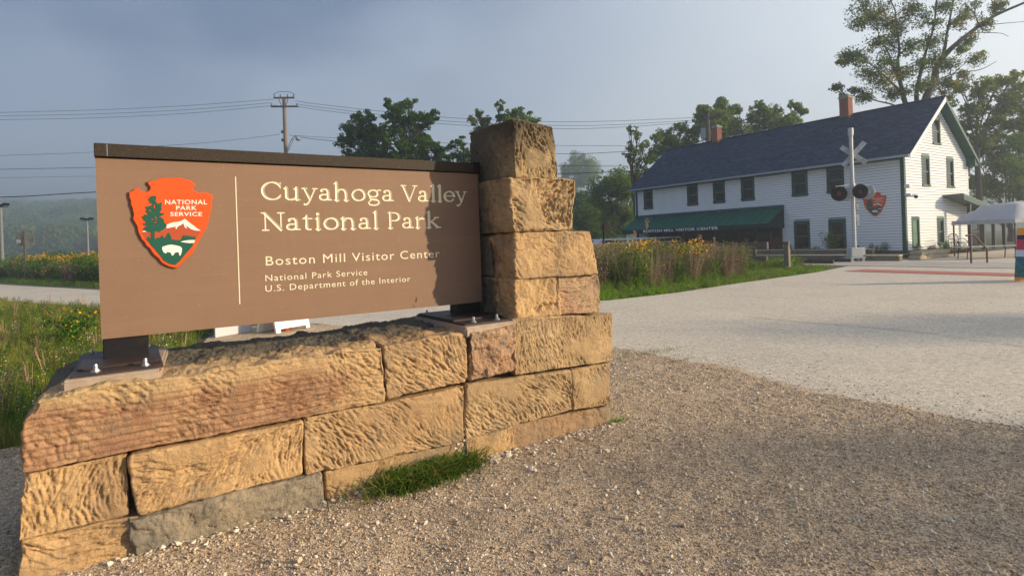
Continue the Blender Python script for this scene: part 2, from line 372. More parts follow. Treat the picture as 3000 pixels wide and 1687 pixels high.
# second course
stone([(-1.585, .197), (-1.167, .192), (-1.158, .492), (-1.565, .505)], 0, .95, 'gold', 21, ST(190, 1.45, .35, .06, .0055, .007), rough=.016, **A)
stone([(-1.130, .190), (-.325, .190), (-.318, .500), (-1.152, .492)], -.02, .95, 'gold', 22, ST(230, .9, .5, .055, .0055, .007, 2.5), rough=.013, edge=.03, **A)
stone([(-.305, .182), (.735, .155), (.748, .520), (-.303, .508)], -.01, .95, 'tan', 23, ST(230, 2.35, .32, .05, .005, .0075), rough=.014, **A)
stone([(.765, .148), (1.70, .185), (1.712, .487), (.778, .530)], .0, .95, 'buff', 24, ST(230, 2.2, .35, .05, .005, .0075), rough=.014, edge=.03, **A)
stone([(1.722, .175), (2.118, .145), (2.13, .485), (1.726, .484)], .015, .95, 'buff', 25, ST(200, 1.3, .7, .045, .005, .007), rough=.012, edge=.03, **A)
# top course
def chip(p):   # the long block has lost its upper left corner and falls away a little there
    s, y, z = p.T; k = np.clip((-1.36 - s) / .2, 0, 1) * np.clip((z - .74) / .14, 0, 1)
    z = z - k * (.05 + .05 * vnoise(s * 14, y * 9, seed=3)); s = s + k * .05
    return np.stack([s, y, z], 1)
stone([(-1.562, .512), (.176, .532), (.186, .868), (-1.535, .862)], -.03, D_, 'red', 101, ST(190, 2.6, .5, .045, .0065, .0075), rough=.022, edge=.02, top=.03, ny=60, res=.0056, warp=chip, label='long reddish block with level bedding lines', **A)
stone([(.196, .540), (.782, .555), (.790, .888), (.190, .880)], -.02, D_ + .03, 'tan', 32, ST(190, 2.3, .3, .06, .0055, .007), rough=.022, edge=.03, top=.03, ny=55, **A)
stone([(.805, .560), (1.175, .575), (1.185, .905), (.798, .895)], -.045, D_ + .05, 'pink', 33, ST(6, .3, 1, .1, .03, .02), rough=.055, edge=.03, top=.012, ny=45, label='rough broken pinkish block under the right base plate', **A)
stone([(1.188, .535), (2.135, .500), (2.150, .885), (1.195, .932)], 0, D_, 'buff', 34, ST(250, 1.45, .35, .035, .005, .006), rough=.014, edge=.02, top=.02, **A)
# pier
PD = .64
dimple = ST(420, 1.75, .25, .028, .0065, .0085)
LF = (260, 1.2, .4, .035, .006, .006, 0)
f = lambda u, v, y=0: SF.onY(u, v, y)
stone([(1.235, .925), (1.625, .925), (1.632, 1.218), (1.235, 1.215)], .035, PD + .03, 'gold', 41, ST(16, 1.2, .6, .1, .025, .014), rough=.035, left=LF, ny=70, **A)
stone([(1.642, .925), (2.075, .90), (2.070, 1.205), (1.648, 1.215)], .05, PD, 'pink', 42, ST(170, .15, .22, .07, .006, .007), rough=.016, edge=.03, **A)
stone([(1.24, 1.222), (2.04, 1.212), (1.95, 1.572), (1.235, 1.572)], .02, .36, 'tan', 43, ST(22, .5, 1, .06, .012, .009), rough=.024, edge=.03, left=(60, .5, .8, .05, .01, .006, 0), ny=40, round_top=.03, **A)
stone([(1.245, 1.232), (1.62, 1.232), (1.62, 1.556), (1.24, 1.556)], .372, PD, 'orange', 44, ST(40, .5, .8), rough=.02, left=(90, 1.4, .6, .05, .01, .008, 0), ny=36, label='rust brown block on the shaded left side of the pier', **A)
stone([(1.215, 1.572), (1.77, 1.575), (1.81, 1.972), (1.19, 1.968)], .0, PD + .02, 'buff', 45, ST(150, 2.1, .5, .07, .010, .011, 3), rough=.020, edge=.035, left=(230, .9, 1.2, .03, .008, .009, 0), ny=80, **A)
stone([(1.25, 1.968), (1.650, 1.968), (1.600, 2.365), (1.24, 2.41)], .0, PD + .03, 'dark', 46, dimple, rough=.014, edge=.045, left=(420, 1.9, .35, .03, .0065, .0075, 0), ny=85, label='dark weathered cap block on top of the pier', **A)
# joints packed with dark rubble so no daylight shows through
MB().box(-1.5, 2.03, .12, .88, -.1, .80).box(1.27, 1.60, .10, .60, .9, 2.25).box(1.6, 1.85, .10, .55, .9, 1.85).build('core', mat('joint_dirt', (.07, .055, .04), .95, var=(.12, .09, .06), scale=20), wall)
# pale lime stain low on the wall
def blob(cs, cz, rx, rz, n, seed, y):
    rng = np.random.default_rng(seed); mb = MB()
    for _ in range(n):
        a = rng.normal(0, rx * .5), rng.normal(0, rz * .5); r = rng.uniform(.002, .009)
        pts = [(cs + a[0] + r * math.cos(t) * rng.uniform(.6, 1.3), cz + a[1] + r * math.sin(t) * rng.uniform(.6, 1.3)) for t in np.linspace(0, 2 * math.pi, 6)[:-1]]
        mb.prism(pts, 'y', y - rng.uniform(0.001, .006), y + .02)
    return mb
blob(.80, .075, .13, .11, 260, 3, .02).build('lime_stain', mat('lime', (.72, .66, .52), .9, var=(.6, .52, .38), scale=30), wall, kind='stuff')
# ------------------------------------------------------------------ park sign
PY = .45                                   # depth of the panel's face in the wall frame
def streaks(t, c, v):   # dust dried in level and hanging streaks
    for sc_, k, col in (((.6, .6, 9), .35, (.29, .185, .125)), ((14, 14, .9), .30, (.185, .11, .07))):
        m_ = N(t, 'ShaderNodeMapping'); m_.inputs['Scale'].default_value = sc_; t.links.new(v, m_.inputs[0]); n_ = N(t, 'ShaderNodeTexNoise'); n_.inputs['Scale'].default_value = 2.2; n_.inputs['Detail'].default_value = 5; n_.inputs['Roughness'].default_value = .7; t.links.new(m_.outputs[0], n_.inputs['Vector'])
        r_ = N(t, 'ShaderNodeMapRange'); r_.inputs[1].default_value = .52; r_.inputs[2].default_value = .78; r_.inputs[4].default_value = k; t.links.new(n_.outputs['Fac'], r_.inputs[0]); c = mixc(t, c, col, r_.outputs[0])
    return c
M['panel'] = mat('brown_sign_paint', (.215, .132, .086), .55, var=(.228, .141, .092), scale=3, spec=.25, bump=.05, bscale=120, bdist=.001,
                 extra=lambda t, c, no, ra, v: streaks(t, mixc(t, c, (.36, .25, .17), ra(no(55, 2, .9), .70, .74)), v))
M['cap'] = mat('dark_bronze_metal', (.030, .022, .016), .6, var=(.045, .034, .024), scale=60, spec=.2, extra=lambda t, c, no, ra, v: mixc(t, c, (.3, .3, .3), ra(no(130, 2, .9), .70, .74)))
M['cream'] = mat('cream_letter_paint', (.76, .71, .54), .6, var=(.73, .66, .48), scale=12, spec=.2)
M['black'] = mat('black_steel', (.010, .010, .013), .5, var=(.018, .015, .015), scale=18, spec=.22, bump=.2, bscale=200, bdist=.001)
M['rust'] = mat('rusty_steel', (.022, .026, .036), .5, var=(.06, .032, .024), scale=14, spec=.3, bump=.3, bscale=150, bdist=.002, stretch=(1, 6, 1))
M['zinc'] = mat('zinc_bolt', (.55, .55, .56), .35, metal=.9)
M['grout'] = mat('grout', (.42, .33, .25), .9, var=(.34, .26, .2), scale=20, bump=.5, bscale=140, bdist=.004)
pl_, zt_ = SF.onY(284.5, 989, PY), SF.onY(279.5, 455, PY)
SL, SR = -1.268, 1.190; ZB, ZC, ZT = 1.035, 2.045, 2.125
sign = empty('park_sign', tuple(SF.w(-.04, PY + .06, .9)), SF.rz, label='wide brown national park entrance sign with cream lettering and an orange arrowhead emblem', cat='sign')
OFF = np.array([-.04, PY + .06, .9])
def SL_(m):   # wall-frame coordinates -> the sign's own
    for i, v in enumerate(m.v): m.v[i] = tuple(np.array(v) - OFF)
    return m
# glyph shapes as signed distance: a union of tapering pen strokes
def arc(cx, cy, rx, ry, a0, a1, thick, thin, n=22, tilt=0.0):
    o = []
    for i in range(n + 1):
        a = math.radians(a0 + (a1 - a0) * i / n); w = abs(math.cos(a - tilt)) ** 1.4
        o.append((cx + rx * math.cos(a), cy + ry * math.sin(a), thin + (thick - thin) * w))
    return o
TK, TN = 50, 24
def stem(x, y0, y1, serif='tb', r=TK):
    o = [[(x, y0 + 8, r), (x, (y0 + y1) / 2, r * .93), (x, y1 - 8, r)]]
    if 'b' in serif: o.append([(x - 78, y0 + 13, 13), (x + 78, y0 + 13, 13)]); o.append([(x, y0 + 30, r + 14), (x, y0 + 44, r)])
    if 'T' in serif: o.append([(x - 78, y1 - 13, 13), (x + 78, y1 - 13, 13)]); o.append([(x, y1 - 30, r + 14), (x, y1 - 44, r)])
    if 't' in serif: o.append([(x - 86, y1 - 42, 12), (x - 10, y1 - 18, 20)]); o.append([(x - 60, y1 - 38, 14), (x, y1 - 30, 26)])
    return o
GL = {
 'C': (650, [arc(350, 350, 292, 332, 42, 318, 50, 18, 30, .2), [(560, 575, 20), (588, 470, 12)], [(576, 590, 18), (592, 665, 12)], [(555, 128, 16), (592, 190, 10)]]),
 'u': (590, stem(125, 110, 480, 't') + [arc(265, 150, 140, 134, 180, 300, TK, 20), [(335, 35, 20), (430, 100, 24)]] + stem(440, 20, 480, 't') + [[(450, 18, 16), (535, 12, 12)]]),
 'y': (540, [[(95, 465, 34), (270, 30, 38)], [(440, 465, 18), (285, 40, 22), (215, -110, 24), (150, -178, 24), (90, -165, 32)], [(20, 467, 13), (175, 467, 13)], [(365, 467, 13), (510, 467, 13)]]),
 'a': (500, [[(330, 60, TK), (330, 330, TK)], arc(215, 330, 115, 128, 0, 150, TK, 20), [(105, 395, 34), (110, 375, 34)], arc(190, 130, 130, 112, 70, 330, 40, 20), [(230, 235, 19), (330, 275, 19)], [(300, 60, 18), (345, 40, 30)], [(345, 38, 26), (440, 22, 12)]]),
 'h': (600, stem(115, 0, 730, 'tb') + [arc(280, 320, 150, 140, 165, 0, TK, 20)] + stem(435, 0, 330, 'b')),
 'o': (560, [arc(280, 240, 212, 226, 0, 360, 46, 18, 40, .25)]),
 'g': (540, [arc(235, 315, 165, 146, 0, 360, 38, 19, 34), [(350, 420, 18), (430, 465, 18), (500, 462, 24)], [(150, 190, 20), (105, 140, 26), (130, 85, 28), (230, 62, 30), (360, 50, 34), (435, -5, 34), (440, -90, 28), (360, -165, 22), (240, -185, 22), (110, -160, 28), (65, -95, 28), (90, -30, 22), (160, 40, 18)]]),
 'V': (640, [[(95, 670, 44), (320, 30, 44)], [(555, 670, 18), (330, 40, 22)], [(5, 687, 13), (195, 687, 13)], [(465, 687, 13), (640, 687, 13)]]),
 'l': (270, stem(130, 0, 730, 'tb')),
 'e': (500, [arc(260, 240, 198, 226, 5, 322, 46, 19, 34, .25), [(80, 262, 17), (440, 262, 17)]]),
 'N': (730, [[(140, 10, 20), (140, 690, 20)], [(600, 10, 20), (600, 690, 20)], [(140, 660, 46), (590, 30, 46)], [(50, 13, 13), (235, 13, 13)], [(505, 687, 13), (700, 687, 13)], [(30, 687, 13), (150, 687, 13)]]),
 't': (370, [[(150, 110, TK), (150, 560, 32), (150, 600, 18)], arc(240, 110, 90, 96, 180, 290, TK, 20), [(30, 455, 16), (310, 455, 16)], [(60, 465, 12), (150, 545, 16)]]),
 'i': (280, stem(135, 0, 480, 'tb') + [[(130, 640, 50), (132, 642, 50)]]),
 'n': (600, stem(115, 0, 480, 'tb') + [arc(280, 320, 150, 140, 165, 0, TK, 20)] + stem(435, 0, 330, 'b')),
 'P': (560, stem(150, 0, 700, 'bT', 42) + [[(150, 685, 16), (310, 685, 18)], arc(300, 510, 180, 172, 88, -92, 44, 17), [(150, 340, 16), (300, 338, 16)]]),
 'r': (430, stem(115, 0, 480, 'tb') + [[(120, 330, 20), (190, 410, 24), (290, 440, 34), (350, 420, 40)]]),
 'k': (590, stem(115, 0, 730, 'tb') + [[(410, 462, 17), (150, 235, 19)], [(215, 285, 38), (450, 30, 38)], [(330, 467, 13), (500, 467, 13)], [(390, 13, 13), (570, 13, 13)]]),
 ' ': (230, []),
}
def text_sdf(rows, xs, zs):
    """rows: (text, x0, x1, baseline, cap height); distance (positive inside) on the grid"""
    D = np.full((len(xs), len(zs)), -1.0)
    for txt, x0, x1, bl0, bl1, cap in rows:
        tot = sum(GL[c][0] for c in txt) - 90; kx = (x1 - x0) / tot; kz = cap / 700; kr = (kx + kz) / 2; x = x0 - 30 * kx
        for c in txt:
            adv, st = GL[c]
            for s in st:
                for (ax, ay, ar), (bx, by, br) in zip(s[:-1], s[1:]):
                    A_ = np.array([x + ax * kx, 0]); B_ = np.array([x + bx * kx, 0])
                    ba = bl0 + (bl1 - bl0) * (A_[0] - x0) / (x1 - x0)
                    A_[1] = ba + ay * kz; B_[1] = ba + by * kz
                    ra, rb = max(ar * kr, .0032) * 1.05, max(br * kr, .0032) * 1.05; m = max(ra, rb) + .006
                    i0, i1 = np.searchsorted(xs, [min(A_[0], B_[0]) - m, max(A_[0], B_[0]) + m]); k0, k1 = np.searchsorted(zs, [min(A_[1], B_[1]) - m, max(A_[1], B_[1]) + m])
                    if i1 <= i0 or k1 <= k0: continue
                    X, Z = np.meshgrid(xs[i0:i1], zs[k0:k1], indexing='ij')
                    d = B_ - A_; L2 = max(d @ d, 1e-12); t = np.clip(((X - A_[0]) * d[0] + (Z - A_[1]) * d[1]) / L2, 0, 1)
                    dist = (ra + (rb - ra) * t) * 1.12 + .0004 - np.hypot(X - A_[0] - t * d[0], Z - A_[1] - t * d[1])
                    D[i0:i1, k0:k1] = np.maximum(D[i0:i1, k0:k1], dist)
            x += adv * kx
    return D
def split_mesh(D, xs, zs):
    """triangulate the grid along the outline: (inside verts, faces), (outside verts, faces)"""
    nx, nz = D.shape; ids = np.arange(nx * nz).reshape(nx, nz)
    V = [(xs[i], zs[k], D[i, k]) for i in range(nx) for k in range(nz)]
    inn = []; out = []; cut = {}
    pos = D > 0
    full = pos[:-1, :-1] & pos[1:, :-1] & pos[1:, 1:] & pos[:-1, 1:]; none = ~(pos[:-1, :-1] | pos[1:, :-1] | pos[1:, 1:] | pos[:-1, 1:])
    for i, k in np.argwhere(full): inn.append((ids[i, k], ids[i + 1, k], ids[i + 1, k + 1], ids[i, k + 1]))
    for i in range(nx - 1):     # merge empty cells of a column into tall strips
        k = 0
        while k < nz - 1:
            if none[i, k]:
                e = k
                while e < nz - 1 and none[i, e]: e += 1
                out.append((ids[i, k], ids[i + 1, k], ids[i + 1, e], ids[i, e])); k = e
            else: k += 1
    def edge(a, b):
        q = (min(a, b), max(a, b))
        if q not in cut:
            va, vb = V[q[0]], V[q[1]]; t = va[2] / (va[2] - vb[2]); V.append((va[0] + t * (vb[0] - va[0]), va[1] + t * (vb[1] - va[1]), 0.)); cut[q] = len(V) - 1
        return cut[q]
    for i, k in np.argwhere(~full & ~none):
        a, b, c, d = ids[i, k], ids[i + 1, k], ids[i + 1, k + 1], ids[i, k + 1]
        for tri in ((a, b, c), (a, c, d)):
            s = [V[q][2] > 0 for q in tri]
            if all(s): inn.append(tri); continue
            if not any(s): out.append(tri); continue
            pi = []; po = []
            for m in range(3):
                q, r = tri[m], tri[(m + 1) % 3]; (pi if s[m] else po).append(q)
                if s[m] != s[(m + 1) % 3]: e = edge(q, r); pi.append(e); po.append(e)
            inn.append(tuple(pi)); out.append(tuple(po))
    return V, inn, out
Z2 = lambda x, y: SF.onY(700 + x * .41413, 400 + y * .41413, PY)
a1, b1 = Z2(165, 450), Z2(1608, 460); a2, b2 = Z2(163, 664), Z2(1420, 645)
h1 = Z2(225, 318)[1] - Z2(225, 448)[1]; h2 = Z2(200, 535)[1] - Z2(200, 664)[1]
RX0, RX1, RZ0, RZ1 = a1[0] - .02, b1[0] + .02, 1.52, 1.99
xs = np.arange(RX0, RX1 + .0019, .0019); zs = np.arange(RZ0, RZ1 + .0019, .0019)
bl1 = (a1[1] + b1[1]) / 2; bl2 = (a2[1] + b2[1]) / 2
x_g = b1[0] - (b1[0] - a1[0]) * .0
Dm = text_sdf([('Cuyahoga Valley', a1[0], b1[0], bl1, bl1, h1 * .98), ('National Park', a2[0], b2[0], bl2, bl2, h2 * .98)], xs, zs)
V_, inn, out = split_mesh(Dm, xs, zs)
def carve(V, faces, f, name, mt, parent):
    used = sorted({i for fc in faces for i in fc}); mp_ = {o_: n_ for n_, o_ in enumerate(used)}
    me = bpy.data.meshes.new(name); me.from_pydata([tuple(np.array([V[i][0], f(V[i][2]), V[i][1]]) - OFF) for i in used], [], [tuple(mp_[i] for i in fc) for fc in faces])
    o = link(name, me, mt, parent); return o
# the panel: carved face + the plain boards around the carved field, edges and back as one slab
pm = bpy.data.meshes.new('panel')
faces = list(out); V2 = [(v[0], PY, v[1]) for v in V_]
def vv(x, y, z): V2.append((x, y, z)); return len(V2) - 1
def rect(x0, x1, z0, z1): faces.append((vv(x0, PY, z0), vv(x1, PY, z0), vv(x1, PY, z1), vv(x0, PY, z1)))
RX1, RZ1 = xs[-1], zs[-1]
rect(SL, RX0, ZB, ZC); rect(RX1, SR, ZB, ZC); rect(RX0, RX1, ZB, RZ0); rect(RX0, RX1, RZ1, ZC)
PT = .11
A_, B_, C_, D2 = [vv(x, PY, z) for x, z in ((SL, ZB), (SR, ZB), (SR, ZC), (SL, ZC))]; A2, B2, C2, D3 = [vv(x, PY + PT, z) for x, z in ((SL, ZB), (SR, ZB), (SR, ZC), (SL, ZC))]
faces += [(A_, A2, B2, B_), (B_, B2, C2, C_), (C_, C2, D3, D2), (D2, D3, A2, A_), (A2, D3, C2, B2)]
used = sorted({i for fc in faces for i in fc}); mp_ = {o_: n_ for n_, o_ in enumerate(used)}
pm.from_pydata([tuple(np.array(V2[i]) - OFF) for i in used], [], [tuple(mp_[i] for i in fc) for fc in faces])
panel = link('panel', pm, M['panel'], sign)
letters = carve(V_, inn, lambda d: PY + min(max(d, 0) * .75, .0085), 'lettering', M['cream'], panel)
SL_(MB().box(SL + .002, SR - .002, PY + .0125, PY + .014, RZ0 - .01, RZ1 + .01)).build('backing', M['cream'], panel)
cap = SL_(MB().box(SL - .004, SR + .004, PY - .022, PY + PT + .012, ZC + .006, ZT)).build('cap_rail', M['cap'], sign, bevel=.003)
SL_(MB().box(SL + .055, SL + .058, PY - .0235, PY - .0219, ZC + .01, ZT - .004)).build('seam', M['zinc'], cap)
SL_(MB().box(SR - .055, SR + .007, PY - .030, PY + PT + .018, ZC - .002, ZT + .005)).build('end_clip', M['black'], cap, bevel=.003)
p_, q_ = SF.onY(400 * 0 + 1673 * .41413, 400 + 285 * .41413, PY), SF.onY(1689 * .41413, 400 + 1185 * .41413, PY)
SL_(MB().box((p_[0] + q_[0]) / 2 - .003, (p_[0] + q_[0]) / 2 + .003, PY - .0015, PY + .002, q_[1], p_[1])).build('divider_line', M['cream'], panel)
# sans lettering cut from Blender's built-in font
def text_mesh(txt, depth, bevel=0, spacing=1.0, off=0.0, bold=0):
    cu = bpy.data.curves.new('text', 'FONT'); cu.body = txt; cu.extrude = depth; cu.space_character = spacing; cu.offset = off; cu.resolution_u = 4
    if bevel: cu.bevel_depth = bevel
    ob = bpy.data.objects.new('text', cu); COL.objects.link(ob)
    dg = bpy.context.evaluated_depsgraph_get(); me = bpy.data.meshes.new_from_object(ob.evaluated_get(dg)); bpy.data.objects.remove(ob); bpy.data.curves.remove(cu)
    v = np.empty(len(me.vertices) * 3, np.float32); me.vertices.foreach_get('co', v); v = v.reshape(-1, 3)
    return me, v
def place_text(name, txt, mt, parent, fn, capfrac=None, box=None, depth=.5, spacing=1.0, off=0.0, words=0):
    """box = x0, x1, z0, z1 the lettering fills; fn(x, z, t) -> 3D (t = 0 back .. 1 front)"""
    me, v = text_mesh(txt, .05, spacing=spacing, off=off)
    x0, x1, z0, z1 = box; mn, mx = v.min(0), v.max(0)
    X = x0 + (v[:, 0] - mn[0]) / (mx[0] - mn[0]) * (x1 - x0); Z = z0 + (v[:, 1] - mn[1]) / (mx[1] - mn[1]) * (z1 - z0); T = (v[:, 2] - mn[2]) / (mx[2] - mn[2])
    o = np.array([fn(a, b, c) for a, b, c in zip(X, Z, T)], np.float32); me.vertices.foreach_set('co', o.ravel()); me.update()
    me.materials.clear()
    if not words: return link(name, me, mt, parent)
    bm = bmesh.new(); bm.from_mesh(me); seen = set(); isl = []      # one part per word
    for v0 in bm.verts:
        if v0 in seen: continue
        st = [v0]; seen.add(v0); vs_ = []
        while st:
            q = st.pop(); vs_.append(q)
            for e in q.link_edges:
                r = e.other_vert(q)
                if r not in seen: seen.add(r); st.append(r)
        xs2 = [q.co.x for q in vs_]; isl.append((min(xs2), max(xs2), vs_))
    isl.sort(key=lambda t: t[0]); groups = [[isl[0]]]; end = isl[0][1]
    for it in isl[1:]:
        if it[0] - end > words: groups.append([])
        groups[-1].append(it); end = max(end, it[1])
    for g_ in groups:
        vl = [v for it in g_ for v in it[2]]; ix = {v: i for i, v in enumerate(vl)}; fl = {f for v in vl for f in v.link_faces}
        m2 = bpy.data.meshes.new('word'); m2.from_pydata([tuple(v.co) for v in vl], [], [tuple(ix[v] for v in f.verts) for f in fl]); link('word', m2, mt, parent)
    bm.free(); bpy.data.meshes.remove(me)
onp = lambda x, z, t: np.array([x, PY + .0012 - .0032 * t, z]) - OFF
def line(txt, l, r, topy, boty_l, boty_r, sp, off, desc=0.0):
    """l, r: baseline ends in the zoomed photo; desc: share below the baseline"""
    a, b = Z2(l, boty_l), Z2(r, boty_r); c = Z2(l, topy); bl = (a[1] + b[1]) / 2; ch = c[1] - a[1]
    place_text('lettering', txt, M['cream'], panel, onp, box=(a[0], b[0], bl - desc * ch, bl + ch), spacing=sp, off=off, words=.30 * ch)
line('Boston Mill Visitor Center', 190, 1420, 846, 912, 856, 1.14, .0)
line('National Park Service', 187, 908, 982, 1027, 977, 1.15, .0, 0.0)
line('U.S. Department of the Interior', 187, 1212, 1050, 1097, 1030, 1.15, .0, .26)

# arrowhead emblem traced as layered plates
def poly_mesh(loops, ext, bevel=0):
    cu = bpy.data.curves.new('p', 'CURVE'); cu.dimensions = '2D'; cu.fill_mode = 'BOTH'; cu.extrude = ext
    if bevel: cu.bevel_depth = bevel; cu.bevel_resolution = 1; cu.offset = -bevel
    for lp in loops:
        sp = cu.splines.new('POLY'); sp.points.add(len(lp) - 1)
        for q, (x, y) in zip(sp.points, lp): q.co = (x, y, 0, 1)
        sp.use_cyclic_u = True
    ob = bpy.data.objects.new('p', cu); COL.objects.link(ob)
    dg = bpy.context.evaluated_depsgraph_get(); me = bpy.data.meshes.new_from_object(ob.evaluated_get(dg)); bpy.data.objects.remove(ob); bpy.data.curves.remove(cu)
    me.materials.clear(); return me
HEAD = [(385,200),(445,190),(540,162),(650,150),(760,152),(825,143),(880,165),(965,180),(1000,215),(1038,240),(1032,258),(995,285),(1000,315),(1055,335),(1080,355),(1200,350),(1268,385),(1272,440),(1250,490),(1262,520),(1258,570),(1235,610),(1240,655),(1215,690),(1222,740),(1195,790),(1190,830),(1150,880),(1140,920),(1110,960),(1085,1010),(1060,1050),(1045,1100),(1010,1140),(1000,1180),(940,1220),(900,1270),(860,1300),(800,1375),(765,1382),(680,1365),(600,1325),(560,1295),(540,1255),(480,1210),(440,1160),(420,1120),(370,1080),(335,1020),(300,990),(280,940),(255,890),(240,810),(215,770),(180,705),(195,650),(180,600),(175,560),(150,510),(155,470),(130,410),(130,340),(180,325),(215,295),(262,293),(300,330),(360,342),(400,325),(420,295),(415,265),(385,235)]
GREEN = [(360,992),(385,960),(395,935),(415,975),(430,990),(490,985),(530,955),(545,975),(580,925),(600,955),(612,980),(665,890),(700,940),(715,990),(830,1000),(850,960),(875,925),(885,940),(905,925),(915,950),(940,930),(955,955),(975,935),(990,965),(1015,940),(1042,975),(1030,1005),(1010,1040),(1000,1080),(960,1125),(900,1190),(860,1240),(830,1280),(765,1337),(690,1325),(600,1275),(560,1215),(520,1170),(480,1120),(440,1080),(400,1020)]
BROWN = [(305,890),(430,885),(490,875),(545,893),(600,870),(640,840),(700,830),(760,800),(830,770),(880,760),(960,800),(1040,850),(1112,875),(1080,930),(1046,985),(1010,1000),(830,1010),(600,1010),(380,1005),(362,990),(330,940)]
SNOW = [(640,838),(645,790),(690,770),(740,755),(800,750),(850,735),(888,708),(920,730),(960,765),(1010,800),(1060,840),(1110,870),(1040,868),(980,850),(930,815),(902,795),(925,845),(890,822),(870,765),(845,790),(800,810),(775,850),(762,835),(780,815),(720,822),(680,832)]
SNOWL = [(305,885),(330,870),(375,872),(400,885)]
LAKE = [(830,1022),(880,1008),(950,998),(1030,997),(1020,1035),(960,1040),(880,1030)]
BISON = [(580,1110),(590,1085),(620,1080),(650,1068),(700,1060),(770,1070),(830,1085),(852,1110),(850,1150),(835,1205),(812,1208),(818,1180),(790,1160),(755,1170),(735,1205),(710,1208),(712,1190),(690,1165),(650,1160),(635,1180),(605,1168),(590,1140)]
TREE = [(400,440),(425,405),(480,392),(500,410),(505,440),(490,460),(510,480),(510,500),(540,500),(575,482),(578,510),(570,555),(580,580),(565,600),(550,625),(610,635),(610,650),(575,670),(545,680),(590,700),(610,730),(615,765),(645,780),(640,810),(625,840),(590,865),(545,890),(520,880),(490,870),(480,900),(482,990),(430,990),(432,890),(380,885),(310,850),(350,830),(350,810),(400,805),(330,790),(320,770),(365,765),(355,735),(330,735),(335,715),(305,685),(320,670),(350,680),(335,650),(400,650),(350,600),(380,585),(350,545),(420,530),(445,520),(450,500),(410,490),(420,465),(395,460)]
HOLES = [[(472,510),(492,515),(496,560),(480,575),(470,540)], [(474,585),(486,590),(480,620),(472,610)], [(405,590),(440,588),(440,602),(408,606)], [(484,678),(525,684),(515,700),(488,696)], [(475,712),(520,718),(536,732),(490,726)], [(478,745),(515,752),(520,770),(484,764)], [(474,775),(490,785),(484,805),(474,800)], [(445,705),(468,700),(462,722),(442,725)], [(462,432),(482,430),(484,450),(470,448)]]
M['or'] = mat('orange_enamel', (.72, .088, .010), .45, spec=.3, var=(.68, .08, .009), scale=8)
M['gr'] = mat('green_enamel', (.008, .085, .055), .45, spec=.35); M['br'] = mat('brown_enamel', (.40, .07, .025), .5); M['wh'] = mat('white_enamel', (.78, .76, .68), .5)
def emblem(parent, fn, name='arrowhead_emblem', thick=1.0, top=None):
    """fn(px, py, t): point of the emblem plane for trace point (px, py), t metres proud of it"""
    def lay(nm, loops, mt, t0, t1, par, bev=0):
        me = poly_mesh(loops, 5, bev); v = np.empty(len(me.vertices) * 3, np.float32); me.vertices.foreach_get('co', v); v = v.reshape(-1, 3)
        z = v[:, 2]; zt = (z - z.min()) / (z.max() - z.min())
        o = np.array([fn(a, b, t0 + (t1 - t0) * c) for a, b, c in zip(v[:, 0], v[:, 1], zt)], np.float32); me.vertices.foreach_set('co', o.ravel()); me.update()
        return link(nm, me, mt, par)
    e = lay(name, [HEAD], M['or'], 0, .030 * thick, parent, 9)
    lay('mountain', [BROWN], M['br'], .0305 * thick, .0318 * thick, e)
    lay('snow', [SNOW], M['wh'], .0322 * thick, .0332 * thick, e); lay('snow', [SNOWL], M['wh'], .0322 * thick, .0332 * thick, e)
    lay('forest_floor', [GREEN], M['gr'], .0322 * thick, .0335 * thick, e)
    lay('lake', [LAKE], M['wh'], .0338 * thick, .0348 * thick, e); lay('bison', [BISON], M['wh'], .0338 * thick, .0350 * thick, e)
    lay('evergreen', [TREE] + HOLES, M['gr'], .0339 * thick, .036 * thick, e)
    for txt, bx in (('NATIONAL', (622, 1196, 512, 449)), ('PARK', (772, 1054, 588, 532)), ('SERVICE', (694, 1126, 672, 616))):
        me, v = text_mesh(txt, .05, spacing=1.1, off=.014); mn, mx = v.min(0), v.max(0); k = (v - mn) / (mx - mn)
        o = np.array([fn(bx[0] + (bx[1] - bx[0]) * a, bx[2] + (bx[3] - bx[2]) * b, (.0305 + .0012 * c) * thick) for a, b, c in k], np.float32)
        me.vertices.foreach_set('co', o.ravel()); me.update(); me.materials.clear(); link('lettering', me, M['wh'], e)
    return e
def fe(px, py, t):
    s, z = SF.onY(350 + px * .21398, 490 + py * .21398, PY); return np.array([s, PY + .0005 - t, z]) - OFF
emblem(panel, fe, thick=.55)
# rust streak, scuffs
SL_(MB().prism([(x, z) for x, z in [Z2(1246, 1172), Z2(1254, 1130), Z2(1260, 1150), Z2(1256, 1172)]], 'y', PY - .0008, PY + .001)).build('rust_mark', M['rust'], panel)
SL_(MB().prism([Z2(1234, 1208), Z2(1238, 1190), Z2(1243, 1205)], 'y', PY - .0008, PY + .001)).build('rust_mark', M['rust'], panel)
